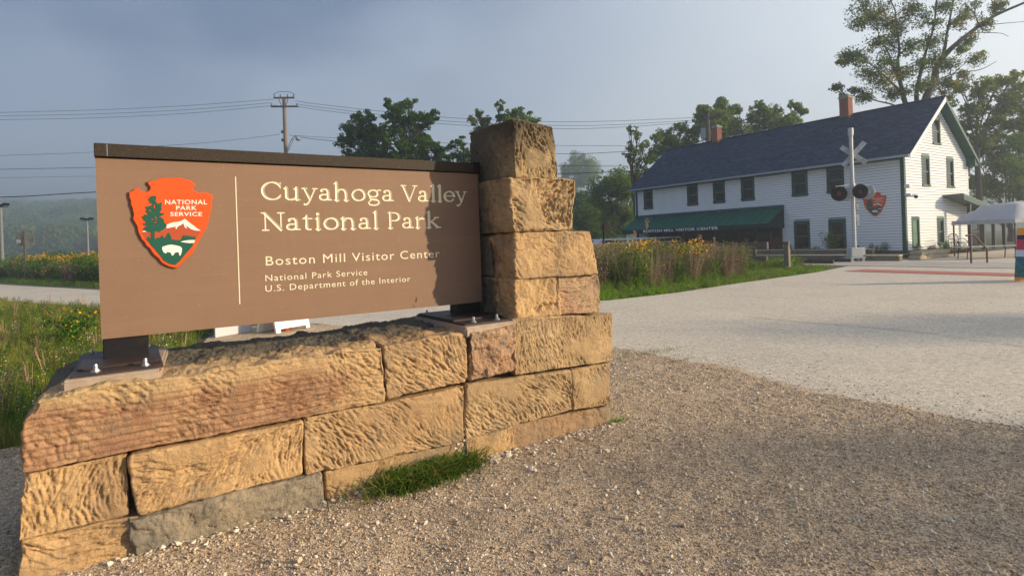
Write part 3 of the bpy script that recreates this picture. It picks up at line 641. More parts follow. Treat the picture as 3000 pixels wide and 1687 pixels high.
# posts and base plates
for (s0, s1, pads, pl, up, nm) in ((-1.262, -1.045, [(-1.42, .06), (-1.005, .045), (-.93, .86), (-1.36, .93)], (-1.385, -.99, .10, .84), (-1.365, -1.0, .22, .80), 'left'),
                                (.985, 1.185, [(.77, -.035), (1.19, -.015), (1.22, .88), (.80, .88)], (.80, 1.175, .03, .84), (.80, 1.2, .20, .80), 'right')):
    zt = .885 if nm == 'left' else .915
    post = SL_(MB().box(s0, s1, PY + .018, PY + .16, zt + .03, ZB + .03)).build('post', M['black'], sign, bevel=.004)
    bp = SL_(MB().box(pl[0], pl[1], pl[2], pl[3], zt + .012, zt + .024)).build('base_plate', M['rust'], sign, bevel=.001)
    SL_(MB().box(up[0], up[1], up[2], up[3], zt + .0245, zt + .037)).build('base_plate', M['rust'], sign, bevel=.001)
    SL_(MB().prism(pads, 'z', zt - .06, zt + .011)).build('grout_pad', M['grout'], wall if False else sign, bevel=.012, seg=2)
    for bx, by in ((pl[0] + .10, pl[2] + .055), (pl[1] - .08, pl[2] + .055), (pl[0] + .06, pl[3] - .07), (pl[1] - .05, pl[3] - .06)):
        b = SL_(MB().tube([(bx, by, zt + .02), (bx, by, zt + .036)], .016, 6).tube([(bx, by, zt + .03), (bx, by, zt + .052), (bx, by, zt + .062)], [.0105, .0105, .006], 8).tube([(bx, by, zt + .024), (bx, by, zt + .027)], .024, 12)).build('bolt', M['zinc'], bp)
SL_(MB().tube([(.80, PY + .02, ZT), (.80, PY + .02, ZT + .02)], .005, 6)).build('screw', M['zinc'], cap)
# ------------------------------------------------------------------ ground sheets
def inpoly(x, y, poly):
    r = np.zeros(x.shape, bool); n = len(poly)
    for i in range(n):
        (x0, y0), (x1, y1) = poly[i], poly[(i + 1) % n]
        c = ((y0 > y) != (y1 > y)) & (x < (x1 - x0) * (y - y0) / ((y1 - y0) if y1 != y0 else 1e-9) + x0); r ^= c
    return r
def sheet(name, poly, z, mt, res=1.0, amp=0, jag=0, seed=0, **k):
    """flat sheet cut to the polygon; its outline wanders by jag metres"""
    pts = []
    for i in range(len(poly)):
        a, b = np.array(poly[i]), np.array(poly[(i + 1) % len(poly)]); n = max(1, int(np.linalg.norm(b - a) / res))
        nrm = np.array([-(b - a)[1], (b - a)[0]]) / max(np.linalg.norm(b - a), 1e-6)
        for t in range(n):
            p = a + (b - a) * t / n
            if jag: p = p + nrm * jag * float(fbm(np.array([p[0] * 1.1]), np.array([p[1] * 1.1]), o=5, seed=seed, g=.7)[0]) * 1.4
            pts.append((p[0], p[1], z))
    bm = bmesh.new(); f = bm.faces.new([bm.verts.new(p) for p in pts]); bmesh.ops.triangulate(bm, faces=[f]); bmesh.ops.recalc_face_normals(bm, faces=bm.faces)
    me = bpy.data.meshes.new(name); bm.to_mesh(me); bm.free()
    if me.polygons[0].normal.z < 0: me.flip_normals()
    return link(name, me, mt, kind='structure', **k)
M['soil'] = mat('meadow_soil', (.07, .085, .03), .95, var=(.11, .10, .05), scale=.9, var2=(.05, .075, .025), scale2=.12, bump=.6, bscale=14, bdist=.05)
def grain(t, col, vec, scales, dark, light, amt=.8):
    for sc_ in scales:
        v = N(t, 'ShaderNodeTexVoronoi'); v.inputs['Scale'].default_value = sc_; t.links.new(vec, v.inputs['Vector']); s_ = N(t, 'ShaderNodeSeparateColor'); t.links.new(v.outputs['Color'], s_.inputs[0])
        for o_, c_, lo, hi in (('Red', dark, .62, .80), ('Green', light, .62, .80)):
            r_ = N(t, 'ShaderNodeMapRange'); r_.inputs[1].default_value = lo; r_.inputs[2].default_value = hi; r_.inputs[4].default_value = amt; t.links.new(s_.outputs[o_], r_.inputs[0]); col = mixc(t, col, c_, r_.outputs[0])
    return col
M['concrete'] = mat('pale_concrete', (.56, .49, .40), .9, var=(.60, .525, .43), scale=1.3, var2=(.46, .405, .335), scale2=.45, bump=.9, bscale=60, bdist=.012,
    extra=lambda t, c, no, ra, v: grain(t, c, v, (28, 80), (.34, .295, .24), (.74, .66, .54), .6))
M['gravel'] = mat('gravel_bed', (.48, .355, .235), .95, var=(.36, .265, .175), scale=1.2, var2=(.57, .43, .29), scale2=.5, bump=1, bscale=85, bdist=.014,
    extra=lambda t, c, no, ra, v: grain(t, c, v, (55, 130), (.20, .14, .09), (.66, .52, .36), .85))
g = MB(); 
xs_ = np.concatenate([-np.geomspace(1500, 20, 14), np.linspace(-16, 16, 9), np.geomspace(20, 1500, 14)]); ys_ = np.concatenate([[-300, -100, -30], np.linspace(-10, 60, 15), np.geomspace(70, 2200, 14)])
X, Y = np.meshgrid(xs_, ys_, indexing='ij'); Zg = -.02 - .0 * X
nv = np.arange(X.size).reshape(X.shape); fc = np.stack([nv[:-1, :-1].ravel(), nv[1:, :-1].ravel(), nv[1:, 1:].ravel(), nv[:-1, 1:].ravel()], 1)
link('ground', npmesh('ground', np.stack([X.ravel(), Y.ravel(), Zg.ravel()], 1), fc), M['soil'], kind='structure')
PATH = [(-46, 47), (-30.5, 34.6), (-18.6, 25.9), (-9, 19.6), (-2, 16.0), (2.24, 14.14), (4.33, 15.5), (6.8, 17.75), (11.06, 21.3), (12.3, 22.6), (14.6, 25.0), (17.6, 27.9), (24, 36), (60, 10), (40, -30), (6.5, -6), (4.6, 2.2), (3.66, 4.21), (3.39, 4.52), (3.0, 5.1), (2.65, 5.53), (2.39, 6.34), (1.94, 7.05), (1.5, 7.82), (-1, 9.4), (-4, 11.7), (-8, 14.2), (-12.3, 17.1), (-18.3, 20.9), (-32, 30), (-48, 40)]
sheet('path', PATH, -.012, M['concrete'], 1.2, seed=4)
GRAVEL = [(-30, -10), (-9, 1.2), (-5.5, 3.6), (-4.1, 4.45), (-3.75, 5.0), (-4.0, 6.6), (-4.6, 8.2), (-5.4, 10.0), (-5.6, 11.4), (-4.6, 12.2), (-3.9, 11.6), (-1, 9.35), (1.45, 7.85), (1.98, 7.05), (2.42, 6.34), (2.7, 5.53), (3.05, 5.05), (3.45, 4.52), (3.8, 4.21), (4.7, 2.6), (7, -6), (12, -14)]
sheet('gravel_area', GRAVEL, -.008, M['gravel'], .10, jag=.16, seed=9)
def gh(x, y):   # height of the loose gravel
    return .020 * fbm(x * 2.2, y * 2.2, o=3, seed=41) + .011 * fbm(x * 9, y * 9, o=3, seed=42, g=.6) + .006 - .014 * np.exp(-np.abs((x - SF.o[0]) * SF.y[0] + (y - SF.o[1]) * SF.y[1]) / .35)
gx, gy_ = np.meshgrid(np.arange(-4.2, 5.4, .026), np.arange(1.3, 9.6, .026), indexing='ij'); gx = gx + .3 * .026 * np.sin(gy_ * 50)
cxm, cym = (gx[:-1, :-1] + gx[1:, 1:]) / 2, (gy_[:-1, :-1] + gy_[1:, 1:]) / 2
jx = .50 * fbm(cxm * 1.3, cym * 1.3, o=5, seed=77, g=.7); mk_ = inpoly(cxm + jx, cym - jx * .8, GRAVEL) & (np.abs(cxm) < .95 * cym + .5)
ni = np.arange(gx.size).reshape(gx.shape); f4 = np.stack([ni[:-1, :-1][mk_], ni[1:, :-1][mk_], ni[1:, 1:][mk_], ni[:-1, 1:][mk_]], 1)
us, inv = np.unique(f4, return_inverse=True); gv = np.stack([gx.ravel()[us], gy_.ravel()[us], gh(gx.ravel()[us], gy_.ravel()[us])], 1)
link('gravel_surface', npmesh('gravel_surface', gv, inv.reshape(f4.shape)), M['gravel'], kind='structure')

M['crackm'] = mat('tar_filled_crack', (.14, .125, .11), .9)
cp_ = smooth_curve([G(u, v) for u, v in ((2180, 925), (2343, 941), (2520, 955), (2700, 972), (2860, 995), (3060, 1022))], 10); cm = MB()
for i, (a, b) in enumerate(zip(cp_[:-1], cp_[1:])):
    w_ = .010 + .008 * abs(math.sin(i * 1.9)); j_ = .012 * math.sin(i * 2.7); k_ = .012 * math.sin((i + 1) * 2.7); cm.add([(a[0] + j_, a[1] - w_, -.0085), (b[0] + k_, b[1] - w_, -.0085), (b[0] + k_, b[1] + w_, -.0085), (a[0] + j_, a[1] + w_, -.0085)], [(0, 1, 2, 3)])
cm.build('path_crack', M['crackm'], kind='structure')
# ------------------------------------------------------------------ white clapboard visitor centre
K = .867; HZ = .20
def Csc(u, v): p = G(u, v); return np.array([p[0] * K, p[1] * K, HZ])
HC = Csc(2655, 741)
th = math.radians(1.0); qx, qy = .845, .535
HF_ = Frame(HC, (qx * math.cos(th) - qy * math.sin(th), qx * math.sin(th) + qy * math.cos(th)))   # local x: along the gable wall, y: along the long wall
LY = lambda u, v: HF_.onX(u, v, 0)     # long wall: (y, z)
GX = lambda u, v: HF_.onY(u, v, 0)     # gable wall: (x, z)
Z7 = lambda x, y: (2250 + .41413 * x, 250 + .41413 * y)
Z3 = lambda x, y: (1800 + .25233 * x, 250 + .25233 * y)
Z6b = lambda x, y: (1700 + .27601 * x, 500 + .27601 * y)
Z4 = lambda x, y: (2700 + .24155 * x, 500 + .24155 * y)
HL = LY(1869, 700)[0]; HWD = 8.3; EV = LY(2655, 433)[1]; 
M['clap'] = mat('white_clapboard', (.86, .87, .87), .7, var=(.83, .84, .84), scale=.8, bump=.12, bscale=60, spec=.2)
M['trim'] = mat('dark_green_trim', (.004, .060, .048), .55, var=(.006, .070, .055), scale=3, spec=.3)
M['glass'] = mat('dark_window_glass', (.008, .009, .011), .12, spec=.22)
M['sash'] = mat('window_sash', (.045, .12, .11), .5)
M['shing'] = mat('slate_blue_shingles', (.030, .042, .075), .9, spec=.15, bump=.5, bscale=60, bdist=.01)
_t = M['shing'].node_tree; _a = N(_t, 'ShaderNodeAttribute', attribute_name='var'); _t.links.new(mixc(_t, (.022, .044, .095), (.058, .092, .165), _a.outputs['Fac']), _t.nodes['Principled BSDF'].inputs['Base Color'])
M['gut'] = mat('pale_gutter', (.40, .45, .52), .4, spec=.4)
M['brick'] = mat('red_brick', (.26, .085, .06), .85, var=(.36, .15, .10), scale=2.5, bump=.3, bscale=40)
M['mortar'] = mat('mortar', (.40, .32, .27), .9)
M['metalcap'] = mat('chimney_cap', (.45, .42, .36), .7, var=(.3, .28, .25), scale=8)
M['dark'+'room'] = mat('dark_room', (.02, .018, .016), .9)
house = empty('visitor_center', tuple(HF_.o), HF_.rz, label='long two storey white clapboard visitor center with dark green trim and slate blue roof', cat='building')
# windows: (wall, a0, a1, z0, z1)
wins = []
def wl(p, q, **k):   # long wall window from two zoom corners given as full-photo points
    a, b = LY(*p), LY(*q); y0, y1 = sorted((a[0], b[0])); z0, z1 = sorted((a[1], b[1])); wins.append(['L', y0, y1, z0, z1, k])
def wg(p, q, **k):
    a, b = GX(*p), GX(*q); y0, y1 = sorted((a[0], b[0])); z0, z1 = sorted((a[1], b[1])); wins.append(['G', y0, y1, z0, z1, k])
zu1 = LY(*Z3(1220, 1322))[1]; zu0 = LY(*Z3(1220, 1322))[1]
UP0, UP1 = LY(*Z3(910, 1350))[1], EV - .32
for x0, x1 in ((343, 447), (848, 972), (1150, 1288), (1476, 1632), (2066, 2252)):
    y0, y1 = LY(*Z3(x1, 1250))[0], LY(*Z3(x0, 1250))[0]; wins.append(['L', y0, y1, UP0, UP1, {}])
a, b = LY(*Z7(418, 700))[0], LY(*Z7(542, 700))[0]; wins.append(['L', b, a, UP0, UP1, {}])
L0, L1 = LY(*Z7(240, 1140))[1], LY(*Z7(240, 938))[1]
for x0, x1 in ((188, 300), (432, 556)):
    wins.append(['L', LY(*Z7(x1, 1050))[0], LY(*Z7(x0, 1050))[0], L0, L1, {}])
G0, G1 = GX(*Z7(1110, 685))[1], GX(*Z7(1110, 473))[1]
for x0, x1 in ((1083, 1138), (1258, 1308)): wins.append(['G', GX(*Z7(x0, 600))[0], GX(*Z7(x1, 600))[0], G0, G1, {}])
wins.append(['G', GX(*Z7(1157, 300))[0], GX(*Z7(1212, 300))[0], GX(*Z7(1185, 390))[1], GX(*Z7(1185, 200))[1], {}])
wins.append(['G', GX(*Z7(1012, 1000))[0], GX(*Z7(1066, 1000))[0], .28, GX(*Z7(1030, 907))[1], {'blind': True}])
wins.append(['G', GX(*Z7(1192, 1000))[0], GX(*Z7(1240, 1000))[0], .35, GX(*Z7(1215, 913))[1], {}])
RH = HWD / 2; OV = .45; PITCH = (GX(*Z7(1225, 90))[1] - EV) / RH * .97
RZ = EV + PITCH * RH
# clapboards, one by one, cut where a window or door interrupts them
PITCHB = .150
# shop front under the awning: opening in the long wall
aw_y1 = LY(*Z6b(604, 480))[0]; aw_y0 = LY(*Z6b(2160, 365))[0]; aw_z = LY(*Z6b(1300, 420))[1]
open_y0 = LY(*Z6b(2150, 700))[0]; open_y1 = HL - 1.0; open_z1 = 2.35
print('house', HC, 'HL', HL, 'EV', EV, 'RZ', RZ, 'awn', aw_y0, aw_y1, aw_z, 'pitch', PITCH, 'open', open_y0, open_y1)
for w in wins: print([round(x, 2) if not isinstance(x, (str, dict)) else x for x in w])
def clap(wallk, a0, a1, z):
    segs = [(a0, a1)]
    blocks = [(w[1], w[2]) for w in wins if w[0] == wallk and w[3] < z + PITCHB - .01 and w[4] > z + .01]
    if wallk == 'L' and z < open_z1: blocks.append((open_y0, open_y1))
    for b0, b1 in blocks:
        ns = []
        for s0, s1 in segs:
            if b1 <= s0 or b0 >= s1: ns.append((s0, s1)); continue
            if b0 > s0: ns.append((s0, b0))
            if b1 < s1: ns.append((b1, s1))
        segs = ns
    for s0, s1 in segs:
        if s1 - s0 < .05: continue
        prof = [(-.050, z + .009), (-.014, z + PITCHB - .014), (.0, z + PITCHB - .014), (.0, z + .009)]
        if wallk == 'L': mb = MB().prism(prof, 'y', s0, s1)
        else: mb = MB().prism([(p[0], p[1]) for p in prof], 'x', s0, s1)
        mb.build('clapboard', M['clap'], house)
z = .12
while z < EV - .02: clap('L', .15, HL - .14, z); z += PITCHB
z = .12
while z < RZ - .35:
    if z < EV: a0, a1 = .15, HWD - .12
    else: dz = (z + PITCHB - EV) / PITCH; a0, a1 = dz + .02, HWD - dz - .02
    if a1 > a0: clap('G', a0, a1, z)
    z += PITCHB
# sheathing behind the boards, with real openings; near-black boxes stand in for unlit rooms
def wallsheet(k, a0, a1, z0, z1, gable=False):
    ws = [w for w in wins if w[0] == k and w[3] < z1 and w[4] > z0]
    cuts = [(w[1], w[2], w[3], w[4]) for w in ws] + ([(open_y0, open_y1, -.1, open_z1)] if k == 'L' else [])
    A = sorted({a0, a1, *[c for q in cuts for c in q[:2]]}); Zs = sorted({z0, z1, *[min(max(c, z0), z1) for q in cuts for c in q[2:]]}); mb = MB()
    for i in range(len(A) - 1):
        for j in range(len(Zs) - 1):
            ca, cz = (A[i] + A[i + 1]) / 2, (Zs[j] + Zs[j + 1]) / 2
            if any(q[0] < ca < q[1] and q[2] < cz < q[3] for q in cuts): continue
            if k == 'L': mb.box(.001, .12, A[i], A[i + 1], Zs[j], Zs[j + 1])
            else: mb.box(A[i], A[i + 1], .001, .12, Zs[j], Zs[j + 1])
    return mb
M['sheath'] = mat('lap_shade_sheathing', (.33, .35, .38), .9)  # colour darkened so gaps between boards stand in for lap shadows
wallsheet('L', 0, HL, -.2, EV).build('wall', M['sheath'], house)
wallsheet('G', .121, HWD, -.2, EV).build('wall', M['sheath'], house)
gy = MB(); w3 = [w for w in wins if w[0] == 'G' and w[3] > EV][0]
gx0, gx1, gz0, gz1 = w3[1:5]
ztop = lambda x: EV + PITCH * min(x, HWD - x) - .03
gy.prism([(0, EV), (gx0, EV), (gx0, ztop(gx0))], 'y', .001, .12); gy.prism([(gx0, EV), (gx1, EV), (gx1, gz0), (gx0, gz0)], 'y', .001, .12)
gy.prism([(gx0, gz1), (gx1, gz1), (gx1, ztop(gx1)), (RH, ztop(RH)), (gx0, ztop(gx0))] if gx0 < RH < gx1 else [(gx0, gz1), (gx1, gz1), (gx1, ztop(gx1)), (gx0, ztop(gx0))], 'y', .001, .12)
gy.prism([(gx1, EV), (HWD, EV), (gx1, ztop(gx1))] if gx1 > RH else [(gx1, EV), (HWD, EV), (RH, ztop(RH)), (gx1, ztop(gx1))], 'y', .001, .12)
gy.build('gable_wall', M['sheath'], house)
MB().box(HWD - .12, HWD, .12, HL, -.2, EV).box(.12, HWD - .12, HL - .12, HL, -.2, EV).prism([(0, EV), (HWD, EV), (RH, RZ - .05)], 'y', HL - .12, HL).build('wall', M['clap'], house)
MB().box(.8, HWD - .5, .9, HL - .5, -.1, 2.45).box(.8, HWD - .5, .9, HL - .5, 2.7, EV - .1).build('interior', M['darkroom'], house)
MB().box(.0, HWD, .0, HL, -.3, .12).build('foundation', mat('foundation_stone', (.2, .18, .15), .9, var=(.12, .11, .1), scale=3), house)
# windows
M['blind'] = mat('green_blind', (.10, .22, .13), .7); M['amber'] = mat('amber_poster', (.42, .20, .03), .7, var=(.2, .08, .02), scale=3)
def window(k, a0, a1, z0, z1, opt):
    t = .115
    def bx(m, p0, p1, d0, d1, q0, q1): return m.box(d0, d1, p0, p1, q0, q1) if k == 'L' else m.box(p0, p1, d0, d1, q0, q1)
    fr = MB(); bx(fr, a0, a0 + t, -.055, .10, z0, z1); bx(fr, a1 - t, a1, -.055, .10, z0, z1); bx(fr, a0 + t, a1 - t, -.055, .10, z1 - t * 1.15, z1); bx(fr, a0 - .03, a1 + .03, -.085, .098, z0 - .05, z0 + .045)
    w = fr.build('window', M['trim'], house)
    b0, b1, c0, c1 = a0 + t, a1 - t, z0 + .045, z1 - t * 1.15; zm = (c0 + c1) / 2
    s = MB()
    for (e0, e1, dd) in ((c0, zm, .0), (zm - .02, c1, -.022)):
        bx(s, b0, b0 + .045, dd, dd + .03, e0, e1); bx(s, b1 - .045, b1, dd, dd + .03, e0, e1); bx(s, b0 + .045, b1 - .045, dd, dd + .03, e0, e0 + .045); bx(s, b0 + .045, b1 - .045, dd, dd + .03, e1 - .045, e1)
    s.build('sash', M['sash'], w)
    g = MB(); bx(g, b0 + .01, b1 - .01, .012, .02, c0 + .01, c1 - .01); g.build('pane', M['glass'] if not opt.get('blind') else M['blind'], w)
for w in wins: window(*w)
# things seen through two upper windows
w2 = wins[1]; MB().box(-.004 + .010, .0115, w2[1] + .19, w2[2] - .19, w2[3] + .12, w2[4] - .22).build('window_poster', M['amber'], house)
MB().tube([(.004, (w2[1] + w2[2]) / 2, w2[3] + .62), (.009, (w2[1] + w2[2]) / 2, w2[3] + .62)], .17, 16).build('window_disc', M['glass'], house)
# corner boards, frieze, gutter
cbx = MB().box(-.045, .14, -.045, -.005, -.05, EV).box(-.045, -.005, -.005, .14, -.05, EV); cbx.build('corner_board', M['trim'], house)
MB().box(HWD - .13, HWD + .03, -.045, -.002, -.05, EV).build('corner_board', M['clap'], house)
MB().box(-.045, -.003, HL - .14, HL + .03, -.05, EV).build('corner_board', M['trim'], house)
MB().box(-.06, -.002, .15, HL - .15, EV - .36, EV - .03).build('frieze', M['trim'], house)
def roofpt(x, y, n):   # on the left slope, n above it
    s = 1 / math.hypot(1, PITCH); return (x - n * PITCH * s, y, EV + PITCH * x + n * s)
RT = .14; Y0, Y1 = -.50, HL + .38
# roof decks
for side in (0, 1):
    f_ = (lambda x: x) if side == 0 else (lambda x: HWD - x)
    e = -OV; prof = [(f_(e), EV + PITCH * e), (f_(RH), RZ), (f_(RH), RZ + RT * .98), (f_(e), EV + PITCH * e + RT * .95)]
    MB().prism(prof, 'y', Y0, Y1).build('roof_slope', M['trim'], house)
# shingle courses
vs = []; fs = []; va = []
rng = np.random.default_rng(5); slope = math.hypot(1, PITCH); ncol = 62
n_c = int((RH + OV) * slope / .15)
for side in (0, 1):
    for c_ in range(n_c):
        x0 = -OV - .03 + c_ * .15 / slope; x1 = x0 + .165 / slope; off = rng.uniform(0, .3)
        if x1 > RH: x1 = RH
        y = Y0 - .01 - off * 0
        while y < Y1:
            wd = rng.uniform(.22, .42); y2 = min(y + wd, Y1 + .01); h0 = RT + rng.uniform(.02, .036); h1 = RT + .004
            q = [(x0, y, h0), (x1, y, h1), (x1, y2 - .006, h1), (x0, y2 - .006, h0)]
            b = len(vs)
            for xx, yy, hh in q:
                zz = EV + PITCH * xx + hh * 1.1; vs.append((xx if side == 0 else HWD - xx, yy, zz))
            for xx, yy in ((x0, y2 - .006), (x0, y)): vs.append((xx if side == 0 else HWD - xx, yy, EV + PITCH * xx + RT))
            fs.append((b, b + 1, b + 2, b + 3) if side else (b + 3, b + 2, b + 1, b)); fs.append((b, b + 3, b + 4, b + 5)); r = rng.random() ** 1.5; va += [r, r * .5]; y = y2
link('shingles', npmesh('shingles', vs, np.array(fs), va), M['shing'], house, kind='stuff')
MB().tube([(RH, Y0 - .01, RZ + RT * 1.25 + .02), (RH, Y1 + .01, RZ + RT * 1.25 + .02)], .06, 8).build('ridge_cap', M['shing'], house)
# gable end rake boards and cornice return
for side in (0, 1):
    f_ = (lambda x: x) if side == 0 else (lambda x: HWD - x)
    MB().prism([(f_(-OV), EV - PITCH * OV - .10), (f_(RH), RZ - .12), (f_(RH), RZ + RT * 1.25 - .01), (f_(-OV), EV - PITCH * OV + RT - .01)], 'y', Y0 - .035, Y0 - .002).build('rake_board', M['trim'] if side else M['clap'], house)
MB().prism([(HWD - .2, EV - .42), (HWD + OV + .04, EV - .42), (HWD + OV + .04, EV - .20), (HWD - .2, EV + .10)], 'y', Y0 + .02, -.046).build('cornice_return', M['trim'], house)
gp = [(-OV - .02, EV - PITCH * OV + .02), (-OV - .12, EV - PITCH * OV + .02), (-OV - .15, EV - PITCH * OV + .12), (-OV - .13, EV - PITCH * OV + .13), (-OV - .03, EV - PITCH * OV + .08)]
MB().prism(gp, 'y', Y0, Y1).build('gutter', M['gut'], house)
MB().tube([(-OV - .06, HL + .12, EV - .25), (-.10, HL + .05, EV - .6), (-.10, HL + .05, .1)], .04, 6).build('downspout', M['gut'], house)
# chimneys
def chimney(uv_top_l, uv_top_r, uv_base, hgt_px, yw, lab=None):
    """sits across the ridge line; placed where its base meets the ridge"""
    # ridge point under the chimney
    p = PL(*uv_base, np.array(HF_.w(RH, 0, RZ)), HF_.x) - HF_.o; y = float(p @ HF_.y)
    return y
def add_chimney(y, top, wx, wy):
    x0 = RH - .55; z0 = RZ - .75
    core = MB().box(x0 + .012, x0 + wx - .012, y - wy / 2 + .012, y + wy / 2 - .012, z0, top - .02).build('chimney', M['mortar'], house)
    bw, bh = .2, .067; bm_ = {}
    n = int((top - .12 - (RZ - .6)) / (bh + .012)); z = RZ - .55; sx = MB().box(-.5, .5, -.5, .5, -.5, .5).mesh('brick'); cnt = 0
    sx.materials.append(M['brick'])
    for r in range(n):
        off = (r % 2) * .5
        for face in ('x', 'y'):
            ln = wy if face == 'x' else wx; k = int(round(ln / (bw + .012))); step = ln / k
            for i in range(k + (1 if off else 0)):
                a0 = (i - off) * step; a1 = a0 + step - .012; a0 = max(a0, 0); a1 = min(a1, ln)
                if a1 - a0 < .03: continue
                o = bpy.data.objects.new('brick', sx); COL.objects.link(o); o.parent = core; cnt += 1
                if face == 'x': o.location = (x0 + .03, y - wy / 2 + (a0 + a1) / 2, z + bh / 2); o.scale = (.06 + .008 * RND.random(), a1 - a0, bh)
                else: o.location = (x0 + (a0 + a1) / 2, y - wy / 2 + .03, z + bh / 2); o.scale = (a1 - a0, .06 + .008 * RND.random(), bh)
        z += bh + .012
    MB().box(x0 - .05, x0 + wx + .05, y - wy / 2 - .05, y + wy / 2 + .05, top - .1, top - .02).box(x0 + .08, x0 + wx - .08, y - wy / 2 + .08, y + wy / 2 - .08, top - .02, top + .06).box(x0 + .02, x0 + wx - .02, y - wy / 2 + .02, y + wy / 2 - .02, top + .06, top + .10).build('chimney_cap', M['metalcap'], core)
    MB().box(x0 - .012, x0 + .02, y - wy / 2 - .012, y + wy / 2 + .012, EV + PITCH * x0 + .1, EV + PITCH * x0 + .42).build('flashing', M['trim'], core)
for (u, vb, ut, vt) in ((2473, 355, 2473, 285), (2094, 428, 2094, 372)):
    p = PL(u, vb, np.array(HF_.w(RH - .55, 0, 0)), HF_.x) - HF_.o; y = float(p @ HF_.y); q = PL(ut, vt, np.array(HF_.w(RH - .3, 0, 0)), HF_.x) - HF_.o
    print('chimney', y, p[2], 'top', q[2], RZ)
    add_chimney(y, float(q[2]), .56, .56 if u > 2300 else .50)
# awning
AD = 1.75
af = lambda u, v: HF_.onX(u, v, -AD)
fy1, fz1 = af(*Z6b(388, 597)); fy0, fz0 = af(*Z6b(1908, 548)); fz = (fz0 + fz1) / 2; vz = fz - (.30)
print('awning front', fy0, fy1, fz0, fz1, af(*Z6b(1908, 590)), LY(*Z6b(2160, 365)))
M['awn'] = mat('green_awning_cloth', (.008, .105, .075), .75, var=(.012, .125, .09), scale=2, bump=.2, bscale=120, bdist=.004, spec=.15)
M['awnd'] = mat('dark_green_valance', (.008, .035, .035), .8)
AY0, AY1 = aw_y0, aw_y1
aw = empty('awning', (0, 0, 0), parent=None) if False else None
panels = int(round((AY1 - AY0) / .62)); stp = (AY1 - AY0) / panels
awn = MB().add([(-.03, AY0, aw_z), (-.03, AY1, aw_z), (-AD, AY1, fz), (-AD, AY0, fz), (-.03, AY0, aw_z - .02), (-.03, AY1, aw_z - .02), (-AD, AY1, fz - .02), (-AD, AY0, fz - .02)],
    [(0, 1, 2, 3), (7, 6, 5, 4), (0, 4, 5, 1), (1, 5, 6, 2), (2, 6, 7, 3), (3, 7, 4, 0)]).build('awning', M['awn'], house)
for i in range(panels + 1):
    y = AY0 + i * stp; MB().bar((-.04, y, aw_z + .006), (-AD, y, fz + .006), .035, .03).build('seam', M['awn'], awn)
MB().box(-AD - .012, -AD, AY0, AY1, vz, fz).build('valance', M['awnd'], awn)
MB().prism([(-.03, aw_z - .02), (-AD, fz - .02), (-AD, vz), (-.03, vz)], 'y', AY0 - .012, AY0).build('side_curtain', M['awnd'], awn)
MB().prism([(-.03, aw_z - .02), (-AD, fz - .02), (-AD, vz), (-.03, vz)], 'y', AY1, AY1 + .012).build('side_curtain', M['awnd'], awn)
MB().box(-.20, -.03, AY0 - .08, AY1 + .08, aw_z, aw_z + .15).build('awning_box', mat('blue_green_housing', (.02, .085, .12), .5), awn, bevel=.04, seg=2)
tx0, tx1 = HF_.onX(*Z6b(668, 600), -AD)[0], HF_.onX(*Z6b(1464, 575), -AD)[0]
M['awtext'] = mat('white_awning_print', (.85, .88, .9), .8)
place_text('lettering', 'BOSTON MILL VISITOR CENTER', M['awtext'], awn, lambda x, z, t: (-AD - .013 - .004 * t, x, z), box=(tx0, tx1, vz + .06, fz - .05), spacing=1.05, off=.02)
# shop front in the shade of the awning
M['red_door'] = mat('dark_red_door', (.17, .035, .02), .5, var=(.13, .03, .018), scale=6); M['store'] = mat('storefront_frame', (.035, .03, .03), .5)
sf = MB(); n = 6; sp = (open_y1 - open_y0 - 1.9) / n
ys = [open_y0 + 1.9 + i * sp for i in range(n + 1)]
for y in ys: sf.box(.0, .1, y - .05, y + .05, .0, 2.3)
sf.box(.0, .1, open_y0 + 1.9, open_y1, .0, .35).box(.0, .1, open_y0 + 1.9, open_y1, 2.2, 2.35)
st_ = sf.build('storefront', M['store'], house)
for i in range(n): MB().box(.05, .056, ys[i] + .052, ys[i + 1] - .052, .352, 2.198).build('pane', M['glass'], st_)
d0 = LY(*Z6b(2145, 700))[0]; d1 = LY(*Z6b(2012, 700))[0]
dr = MB().box(.02, .07, d0 + .08, d1, .02, 1.0).box(.02, .07, d0 + .08, d0 + .2, 1.0, 2.05).box(.02, .07, d1 - .12, d1, 1.0, 2.05).box(.02, .07, d0 + .2, d1 - .12, 1.93, 2.05).build('door', M['red_door'], house)
MB().box(.035, .045, d0 + .2, d1 - .12, 1.0, 1.93).build('pane', M['glass'], dr)
for i in range(3): MB().box(.008, .02, d0 + .22, d1 - .14, .14 + i * .28, .36 + i * .28).build('door_panel', M['red_door'], dr)
MB().box(.02, .08, d1 + .02, open_y0 + 1.85, .0, 2.3).build('dark_panel', M['store'], house)
for y in (fy0 + .3, AY1 - .25, (fy0 + AY1) / 2): MB().tube([(-AD + .12, y, -.1), (-AD + .12, y, fz - .05)], .035, 8).build('awning_post', M['store'], awn)
# emblem on the long wall
E0 = HF_.onX(*Z7(752, 815), -.05)
ez = HF_.onX(*Z7(752, 730), -.05)[1] - HF_.onX(*Z7(752, 902), -.05)[1]; kk = ez / (1382 - 143)
emblem(house, lambda px, py, t: (-.04 - t, E0[0] - (px - 700) * kk, E0[1] - (py - 760) * kk), name='arrowhead_plaque')
